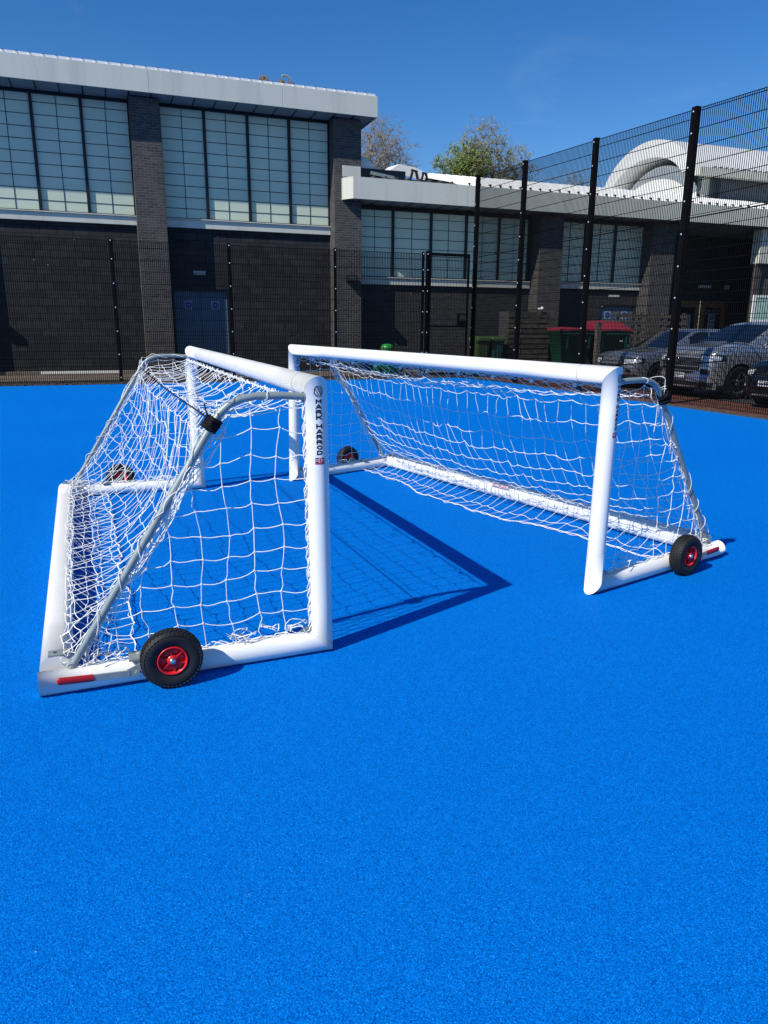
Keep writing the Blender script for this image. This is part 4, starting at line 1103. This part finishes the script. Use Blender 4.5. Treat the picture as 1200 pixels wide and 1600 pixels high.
def container(x, y, rz, label, tilt):
    g = thing('waste_container', label, 'waste container', (x, y, 0), R(rz), 'green waste containers with red lids')
    b = MB(); secs = [(.50, .36, .28), (.52, .40, .34), (.66, .50, 1.32), (.69, .53, 1.34), (.69, .53, 1.43)]
    b.grid([[(px, py, z) for px, py in (lambda s: s+[s[0]])(rounded_section(w_, d_, .06))] for w_, d_, z in secs]); b.add([(-.5,-.36,.28),(.5,-.36,.28),(.5,.36,.28),(-.5,.36,.28)], [(3,2,1,0)], False); b.build('body', 'container_green', g)
    b = MB(); n_ = 10; rows = []
    for i in range(n_+1):
        t_ = i/n_; y_ = -.57+1.12*t_; zz = 1.28+.16+tilt*math.sin(PI*min(1, t_*.55+.05))**1.0 * (t_**.6 if t_ else 0)
        rows.append([(-.71, y_, zz), (-.60, y_, zz+.02), (0, y_, zz+.05), (.60, y_, zz+.02), (.71, y_, zz)])
    b.grid(rows, flip=True); b.grid([[(v[0], v[1], v[2]-.05) for v in rows[0]], rows[0]]); b.grid([[r_[0] for r_ in rows], [(r_[0][0], r_[0][1], 1.42) for r_ in rows]], flip=True); b.grid([[r_[-1] for r_ in rows], [(r_[-1][0], r_[-1][1], 1.42) for r_ in rows]])
    b.grid([[(v[0], v[1], 1.42) for v in rows[-1]], rows[-1]], flip=True)
    b.build('lid', 'container_lid', g)
    b = MB(); b.box((-.70, -.545, 1.29), (.70, -.532, 1.34)); b.box((-.5, -.52, .8), (-.44, -.47, 1.25)); b.box((.44, -.52, .8), (.5, -.47, 1.25)); b.build('trim', 'container_green', g)
    b = MB(); b.box((.19, -.528, 1.03), (.31, -.521, 1.09)); b.build('label_plate', 'sign_white', g)
    for sx in (-1, 1):
        for sy in (-1, 1):
            b = MB(); b.lathe([(0, -.025), (.09, -.025), (.10, 0), (.09, .025), (0, .025)], (sx*.42, sy*.30, .10), (1,0,0), 16); b.box((sx*.42-.035, sy*.30-.04, .11), (sx*.42+.035, sy*.30+.04, .30)); b.build('castor', 'black_rubber', g)
    return g
c1 = container(15.95, 23.4, 0, 'green waste container with a flat red lid, next to the timber screen', .06)
c2 = container(17.5, 23.3, -6, 'green waste container with a humped red lid, between the timber post and the silver hatchback', .32)
b = MB(); b.box((-.09, -.06, 0), (.09, .06, 1.72)); o = b.build('timber_post', 'timber_weathered', bevel=.01); o.location = (16.55, 22.6, 0); tag(o, 'weathered square timber post between the two green waste containers', 'post')
g = thing('timber_fence', 'pale weathered timber fence panel behind the silver hatchback', 'fence', (20.0, 24.0, 0))
for x in (-1.6, -.55, .55, 1.6):
    b = MB(); b.box((x-.06, -.05, 0), (x+.06, .05, 2.1)); b.build('post', 'timber_weathered', g)
for k in range(8):
    b = MB(); b.box((-1.7, -.075, .15+.25*k), (1.7, -.052, .15+.25*k+.14)); b.build('rail', 'timber_weathered', g)
# green rounded litter bin
g = thing('litter_bin', 'shiny green round topped litter bin behind the lower fence, left of the gate', 'litter bin', (8.48, 22.6, 0))
b = MB(); b.lathe([(.0, .98), (.09, .975), (.16, .95), (.20, .90), (.215, .83), (.20, .76), (.19, .74), (.26, .70), (.33, .62), (.36, .50), (.37, .30), (.35, .10), (.32, .0)], (0,0,0), (0,0,1), 36); b.build('body', 'dome_green', g)
for s in (-1, 1):
    b = MB(); b.lathe([(0, .16), (.10, .14), (.15, .06), (.15, -.04), (.10, -.14), (0, -.16)], (s*.36, -.12, .22), (0,0,1), 20); b.build('foot', 'dome_green', g)
b = MB(); b.lathe([(.217, -.02), (.220, 0), (.217, .02)], (0,0,.84), (0,0,1), 36); b.build('rim_band', 'bin_green', g)

# ------------------------------------------------------------ cars
def catmull(P_, n):
    out = []
    for i in range(len(P_)-1):
        p0 = P_[max(0, i-1)]; p1 = P_[i]; p2 = P_[i+1]; p3 = P_[min(len(P_)-1, i+2)]
        for k in range(n):
            t = k/n; out.append(tuple(.5*((2*b_)+(-a+c)*t+(2*a-5*b_+4*c-d)*t*t+(-a+3*b_-3*c+d)*t**3) for a, b_, c, d in zip(p0, p1, p2, p3)))
    out.append(P_[-1]); return out
def interp(tab, x):
    if x <= tab[0][0]: return tab[0][1]
    for (x0, y0), (x1, y1) in zip(tab[:-1], tab[1:]):
        if x <= x1:
            f = (x-x0)/(x1-x0); f = f*f*(3-2*f)*.5+f*.5; return y0+(y1-y0)*f
    return tab[-1][1]
def make_car(name, label, x, y, rz, spec, paint):
    L, W, Ht, bon = spec['L'], spec['W']/2, spec['H'], spec['bonnet']
    ws, rf, wr, wx = spec['ws'], spec['rf'], spec['wr'], spec['wx']
    g = thing(name, label, 'car', (x, y, 0), R(rz), 'cars parked behind the tall fence')
    outline = catmull([(0, 0), (.015, W*.35), (.07, W*.66), (.20, W*.88), (.45, W*.975), (.9, W), (1.6, W), (L*.6, W), (L-.7, W*.98), (L-.28, W*.90), (L-.08, W*.68), (L, W*.35), (L, 0)], 8)
    # outline goes nose -> +y side -> tail
    top = [(0, bon-.26), (.10, bon-.15), (.35, bon-.06), (ws, bon+.02), (ws+.3, bon+.03), (L-.5, bon+.08), (L, bon-.02)]
    zbot = [(0, .24), (.4, .20), (L-.5, .22), (L, .32)]
    def arch(xx):
        for c in wx:
            dx = abs(xx-c); ra = wr+.055
            if dx < ra: return wr + math.sqrt(ra*ra-dx*dx)
        return None
    def zb(xx):
        z = interp(zbot, xx); a = arch(xx); return max(z, a) if a else z
    def surf(px, py, z, off=0):
        zt = interp(top, px); f = max(0, min(1, (z-.2)/(zt-.2)))
        tuck = .035*(1-f)**2 + .11*max(0, f-.60)**1.6*2.2      # tumblehome
        nose = max(0, 1-px/.5); slope = (.02+.17*max(0, f-.62)**1.2*2.0 + .05*(1-f)**2)*nose
        tail = max(0, 1-(L-px)/.5)
        sgn = 1 if py >= 0 else -1
        yy = (abs(py)-tuck*min(1, abs(py)/W*1.2)) + off*min(1, abs(py)/(W*.6))
        return (px+slope-tail*.12*max(0, f-.5)-off*max(0, 1-px/.6), sgn*max(0, yy), z)
    nz = 12; b = MB(); edge = {}
    for sgn in (1, -1):
        rows = []
        for k in range(nz+1):
            row = []
            for (px, py) in outline:
                z0, z1 = zb(px), interp(top, px); z0 = min(z0, z1-.02); row.append(surf(px, sgn*py, z0+(z1-z0)*k/nz))
            rows.append(row)
        b.grid(rows, flip=(sgn < 0)); edge[sgn] = rows[-1]
    cap = []
    for i, (p, q) in enumerate(zip(edge[1], edge[-1])):
        cap.append([(p[0]+(q[0]-p[0])*t, p[1]+(q[1]-p[1])*t, p[2]+.055*(1-abs(2*t-1)**2.5)*min(1, p[1]/W*1.4)) for t in [j/10 for j in range(11)]])
    b.grid(cap, flip=True)
    body = b.build('body', paint, g, merge=True)
    # inner dark hull so arches and underside read as solid
    b = MB()
    b.box((.25, -W+.22, .22), (L-.25, W-.22, bon-.25)); b.box((.12, -W+.30, .20), (L-.1, W-.3, bon-.30))
    b.build('underbody', 'car_plastic', g)
    # cabin
    yb = W-.10; yt = W*.70
    tl = [(ws, bon+.05), (rf, Ht-.045), (rf+.5, Ht-.005), (rf+1.0, Ht), (L-1.0, Ht-.05), (L-.62, Ht-.11), (L-.12, bon+.10)]
    tl = catmull([(a, c) for a, c in tl], 6)
    tl[:7] = [(ws+(rf-ws)*i/6, bon+.05+(Ht-.045-bon-.05)*i/6) for i in range(7)]
    def sect(px, zt, o=0):
        zbelt = interp(top, px)-.015
        h = max(.0, min(1, (zt-zbelt)/(Ht-zbelt)))
        y1 = yb-(yb-yt)*h
        return [(px, yb-(yb-y1)*0+o, zbelt), (px, yb-(yb-y1)*.45+o, zbelt+(zt-.03-zbelt)*.5), (px, y1+.012+o, zt-.035), (px, y1-.05, zt-.004+o), (px, y1*.6, zt+.014+o), (px, 0, zt+.022+o)]
    b = MB()
    rows = [sect(px, max(zt, interp(top, px))) for px, zt in tl]
    b.grid(rows, flip=False); b.grid([[(v[0], -v[1], v[2]) for v in r_] for r_ in rows], flip=True)
    roof = b.build('cabin', paint, g, merge=True)
    # glass
    def strip(i0, i1, c0, c1, m=.0): pass
    b = MB(); rows = []
    for t in [.06+.88*i/8 for i in range(9)]:
        px = ws+(rf-ws)*t; zt = bon+.05+(Ht-.095-bon)*t; s_ = sect(px, zt); y1 = s_[3][1]*.985
        rows.append([(px-.010, y1*q, zt+.006+.022*(1-q*q)) for q in [-1+2*j/8 for j in range(9)]])
    b.grid(rows, flip=True); b.build('windscreen', 'car_glass', g)
    for sgn in (1, -1):
        for (xa, xb) in spec['side']:
            b = MB(); rows = []
            for i in range(9):
                px = xa+(xb-xa)*i/8
                zt = None
                for (p0, z0), (p1, z1) in zip(tl[:-1], tl[1:]):
                    if p0 <= px <= p1: zt = z0+(z1-z0)*(px-p0)/max(1e-6, p1-p0)
                s_ = sect(px, zt, .006); lo, md, hi = Vector(s_[0]), Vector(s_[1]), Vector(s_[2])
                lo = lo.lerp(md, .10); hi = hi.lerp(md, .12)
                rows.append([(v.x, sgn*v.y, v.z) for v in (lo, md, hi)])
            b.grid(rows, flip=(sgn < 0)); b.build('side_window', 'car_glass', g)
    # patches that follow the shell
    def patch(nm, mat, s0, s1, zlo, zhi, off=.006, side=None, nseg=14, nzz=5, parent=None, sgns=(1, -1)):
        for sgn in sgns:
            b = MB(); rows = []
            for k in range(nzz+1):
                row = []
                for i in range(nseg+1):
                    t = i/nseg; s_ = s0+(s1-s0)*t; idx = s_*(len(outline)-1); i0 = min(int(idx), len(outline)-2); f = idx-i0
                    px = outline[i0][0]*(1-f)+outline[i0+1][0]*f; py = outline[i0][1]*(1-f)+outline[i0+1][1]*f
                    a_, c_ = zlo(t), zhi(t); row.append(surf(px, sgn*py, a_+(c_-a_)*k/nzz, off))
                rows.append(row)
            b.grid(rows, flip=(sgn < 0))
            if nm == 'merge': return b
            b.build(nm, mat, parent or g)
    def cpatch(nm, mat, s1, zlo, zhi, off=.006, bars=None, parent=None):     # centred patch over the nose
        b = MB()
        for sgn in (1, -1):
            rows = []
            for k in range(7):
                row = []
                for i in range(13):
                    t = i/12; idx = s1*t*(len(outline)-1); i0 = min(int(idx), len(outline)-2); f = idx-i0
                    px = outline[i0][0]*(1-f)+outline[i0+1][0]*f; py = outline[i0][1]*(1-f)+outline[i0+1][1]*f
                    row.append(surf(px, sgn*py, zlo(t)+(zhi(t)-zlo(t))*k/6, off))
                rows.append(row)
            b.grid(rows, flip=(sgn < 0))
        return b.build(nm, mat, parent or g)
    N = len(outline)-1
    S = lambda yfrac: next(i for i, p in enumerate(outline) if p[1] >= W*yfrac or p[0] > .9)/N
    gr_ = spec['grille']
    gg = cpatch('grille', 'car_plastic', S(gr_[0]), lambda t: gr_[1]+.10*t**2, lambda t: gr_[2]-.02*t, .008)
    for k in range(gr_[3]):
        z = gr_[1]+.08+(gr_[2]-gr_[1]-.10)*k/max(1, gr_[3]-1)
        cpatch('grille_bar', 'chrome' if spec.get('chrome') else 'silver_paint', S(gr_[0])*.93, lambda t: z, lambda t: z+.014, .016, parent=gg)
    hd = spec['lamp']
    patch('headlight', 'lamp_glass', S(hd[0]), S(hd[0])+hd[1], lambda t: hd[2]+.05*t, lambda t: hd[2]+hd[3]*(1-.55*t)+.06*t, .010)
    patch('headlight_surround', 'car_plastic', S(hd[0])-.012, S(hd[0])+hd[1]+.03, lambda t: hd[2]-.035+.06*t, lambda t: hd[2]+hd[3]*(1-.7*t)+.03+.08*t, .005)
    if spec.get('fog'):
        fg = spec['fog']; patch('fog_light', 'car_plastic', S(fg[0]), S(fg[0])+fg[1], lambda t: fg[2], lambda t: fg[2]+fg[3]*(1-.3*t), .008)
        patch('fog_trim', 'chrome', S(fg[0]), S(fg[0])+fg[1], lambda t: fg[2]-.05+.05*t*t, lambda t: fg[2]-.025+.05*t*t, .014)
    cpatch('lower_bumper', 'car_plastic', S(.90), lambda t: .245, lambda t: .36, .010)
    cpatch('lower_lip', 'silver_paint', S(.55), lambda t: .25, lambda t: .28, .018)
    patch('sill', 'car_plastic', .30, .68, lambda t: .20, lambda t: .30, .008) if not spec.get('noclad') else None
    # bonnet badge
    b = MB(); zc = gr_[2]-.07; b.lathe([(.045, .0), (.055, .012), (.045, .018)], (-.005, 0, zc), (-1,0,0), 18); b.build('badge', 'chrome', g)
    # plate
    b = MB(); b.box((-.030, -.26, -.056), (-.014, .26, .056)); pl = b.build('number_plate', 'plate_white', g); pl.location = (0, 0, spec['plate_z'])
    vs, fs = letters(spec['reg'], .105, .01); b = MB(); b.add([(-.032, -v.x, v.y-.037) for v in vs], fs, False); b.build('plate_text', 'ink', pl)
    # mirrors
    for sgn in (1, -1):
        b = MB(); c = Vector((ws+.62, sgn*(W+.05), bon+.12)); b.grid([[c+Vector((.06*math.cos(a)*r_+.02, .11*math.sin(a)*r_*1.0, h)) for a in [2*PI*k/12 for k in range(13)]] for r_, h in ((.3, -.075), (.9, -.06), (1, 0), (.9, .05), (.3, .075))]); b.obox(c+Vector((.0, -sgn*.09, -.06)), (.02,0,0), (0,.06,0), (0,0,.015)); b.build('mirror', paint, g)
    # wheels
    for cx in wx:
        for sgn in (1, -1):
            wh = bpy.data.objects.new('wheel', None); C.objects.link(wh); wh.parent = g
            c = Vector((cx, sgn*(W-.125), wr)); ax = Vector((0, sgn, 0)); ri = wr*.66
            b = MB(); b.lathe([(ri, -.10), (wr*.86, -.11), (wr*.97, -.095), (wr, -.07), (wr, .07), (wr*.97, .095), (wr*.86, .11), (ri, .10), (ri-.01, .06)], c, ax, 40); b.build('tyre', 'black_rubber', wh)
            b = MB(); b.lathe([(ri, .10), (ri-.02, .085), (ri-.025, .0)], c, ax, 40); b.lathe([(.0, .075), (.05, .075), (.06, .06)], c, ax, 16)
            for k in range(5):
                for dd in (-.13, .13):
                    an = 2*PI*k/5+.3; er = Vector((math.cos(an+dd), 0, math.sin(an+dd))); er0 = Vector((math.cos(an), 0, math.sin(an))); et = Vector((-er.z, 0, er.x))
                    p0 = c+ax*.070+er0*.04; p1 = c+ax*.080+er*(ri-.01); b.obox((p0+p1)/2, (p1-p0)/2, et*.012, ax*.010)
            b.build('rim', 'alloy', wh)
            b = MB(); b.lathe([(0, .03), (ri-.03, .03)], c, ax, 32, False); b.build('brake_disc', 'car_plastic', wh)
            b = MB(); b.lathe([(wr+.05, -.12), (wr+.05, .115)], c, ax, 24); b.build('arch_liner', 'car_plastic', g)
    return g
suv = dict(L=4.48, W=1.86, H=1.65, bonnet=1.13, ws=1.22, rf=2.02, wr=.36, wx=(.93, 3.62), side=((1.75, 2.55), (2.62, 3.45)), grille=(.60, .52, .90, 4), lamp=(.60, .16, .80, .14), fog=(.66, .07, .53, .13), plate_z=.50, reg='SL55 7VY')
hatch = dict(L=4.38, W=1.82, H=1.49, bonnet=.92, ws=1.25, rf=2.15, wr=.32, wx=(.92, 3.56), side=((1.95, 2.60), (2.66, 3.40)), grille=(.50, .40, .62, 2), lamp=(.52, .17, .615, .125), fog=(.66, .05, .40, .10), plate_z=.42, reg='SF12 KVT', noclad=True)
dark = dict(L=4.30, W=1.80, H=1.50, bonnet=.93, ws=1.15, rf=1.95, wr=.32, wx=(.88, 3.45), side=((1.75, 2.45), (2.52, 3.25)), grille=(.52, .44, .72, 3), lamp=(.60, .14, .62, .12), fog=(.66, .06, .40, .10), plate_z=.50, reg='SL08 XHC', chrome=True, noclad=True)
make_car('parked_car', 'silver grey SUV with a wide dark grille, in the middle of the three parked cars', 12.1, 13.5, 0, suv, 'silver_paint')
make_car('parked_car', 'low silver blue hatchback beside the green waste containers', 12.4, 16.4, 0, hatch, 'silver_blue_paint')
make_car('parked_car', 'black car with a chrome trimmed grille, nearest and mostly out of frame at the right', 11.75, 10.60, 0, dark, 'dark_paint')

# ------------------------------------------------------------ trees
def tree(name, label, loc, cz, rx, rz_, seed, n_pts, leaves, leafmat, leaf, n_twig=3):
    """branches grown by joining points of an uneven crown volume to their nearest older neighbour"""
    rr = random.Random(seed); g = thing(name, label, 'tree', loc, 0, 'trees behind the low wing')
    lobes = [(Vector((rr.uniform(-.5, .5)*rx, rr.uniform(-.5, .5)*rx, rr.uniform(-.3, .5)*rz_)), rr.uniform(.45, .75)) for _ in range(6)]
    pts = []
    while len(pts) < n_pts:
        c, k = rr.choice(lobes); v = Vector((rr.gauss(0, 1), rr.gauss(0, 1), rr.gauss(0, 1))).normalized()*rr.random()**.45
        pts.append(Vector((c.x+v.x*rx*k, c.y+v.y*rx*k, cz+c.z+v.z*rz_*k)))
    nodes = [Vector((0, 0, -.3)), Vector((.05, 0, cz*.2)), Vector((-.05, .05, cz*.42)), Vector((.05, 0, cz-rz_*.75))]; par_ = [-1, 0, 1, 2]
    root = nodes[3]; pts.sort(key=lambda p: (p-root).length + rr.uniform(0, .6))
    for p in pts:
        best = 1e9; bi = 3
        for i in range(3, len(nodes)):
            q = nodes[i]; d = (p.x-q.x)**2+(p.y-q.y)**2+(p.z-q.z)**2*(1 if p.z > q.z else 3.0)
            if d < best: best = d; bi = i
        q = nodes[bi]; m = q.lerp(p, .5)+Vector((rr.gauss(0, .05), rr.gauss(0, .05), .06))
        nodes.append(m); par_.append(bi); nodes.append(p); par_.append(len(nodes)-2)
    w_ = [0]*len(nodes); kids = [0]*len(nodes)
    for i in range(len(nodes)-1, -1, -1):
        w_[i] += 1
        if par_[i] >= 0: w_[par_[i]] += w_[i]; kids[par_[i]] += 1
    rad = [min(.22, .0062*math.sqrt(x)) for x in w_]
    tb = MB(); cb_ = MB(); tint = []
    for i in range(1, len(nodes)):
        p = par_[i]; mb = tb if i <= 3 else cb_
        mb.tube([nodes[p], nodes[i]], rad[i], 8 if i <= 3 else 4, cap=False, rf=lambda t: rad[p]*(1-t)*.9+rad[i]*(t*.9+.1) if i > 3 else rad[p]*(1-t)+rad[i]*t)
    tb.build('trunk', 'bark', g)
    ends = []
    for i in range(4, len(nodes)):
        if kids[i] == 0 or rr.random() < .35:
            d = (nodes[i]-nodes[par_[i]]).normalized()
            for k in range(n_twig):
                e = (d+Vector((rr.gauss(0, .5), rr.gauss(0, .5), rr.gauss(.35, .4)))).normalized()*rr.uniform(.25, .7)
                m = nodes[i]+e*.5+Vector((rr.gauss(0, .04), rr.gauss(0, .04), rr.gauss(0, .04))); en = nodes[i]+e
                cb_.tube([nodes[i], m, en], .008, 3, cap=False, rf=lambda t: .009*(1-t*.6)); ends.append((nodes[i], m, en))
    cb_.cur = 1
    for a_, m, en in ends:
        for k in range(int(leaves) + (1 if rr.random() < leaves-int(leaves) else 0)):
            t = rr.random(); c = (a_.lerp(m, t*2) if t < .5 else m.lerp(en, t*2-1)) + Vector((rr.gauss(0, leaf*.9), rr.gauss(0, leaf*.9), rr.gauss(0, leaf*.9)))
            a = Vector((rr.gauss(0,1), rr.gauss(0,1), rr.gauss(0,1))).normalized()*leaf*rr.uniform(.6, 1.3); b_ = a.orthogonal().normalized()*leaf*.55
            cb_.add([c-a, c-b_, c+a, c+b_], [(0,1,2,3)], False); tint += [max(0, min(1, rr.gauss(.5, .28)))]*4
    o = cb_.build('crown', ['twig', leafmat], g)
    me = o.data; at = me.attributes.new('tint', 'FLOAT', 'POINT'); at.data.foreach_set('value', [0.5]*(len(me.vertices)-len(tint))+tint)
    return g
tree('bare_tree', 'bare brown twigged tree showing beside the tall hall end wall', (17.8, 50, 0), 11.8, 3.1, 3.1, 3, 760, .3, 'leaf_bud', .05, 4)
tree('leafy_tree', 'fresh green leafed tree rising behind the low white roof', (24.1, 50, 0), 11.3, 2.3, 2.7, 5, 480, 13, 'leaf_green', .068, 3)
tree('budding_tree', 'olive brown budding tree behind the low roof, right of the green leafed tree', (27.3, 50.5, 0), 11.7, 3.7, 3.7, 8, 1200, 5, 'leaf_bud', .062, 3)
tree('bare_tree', 'distant bare tree just above the low roof seen through the tall fence', (40.3, 60, 0), 12.4, 3.2, 3.0, 13, 380, .8, 'leaf_bud', .06, 3)
print('objects', len(bpy.data.objects), 'faces', sum(len(m.polygons) for m in bpy.data.meshes))
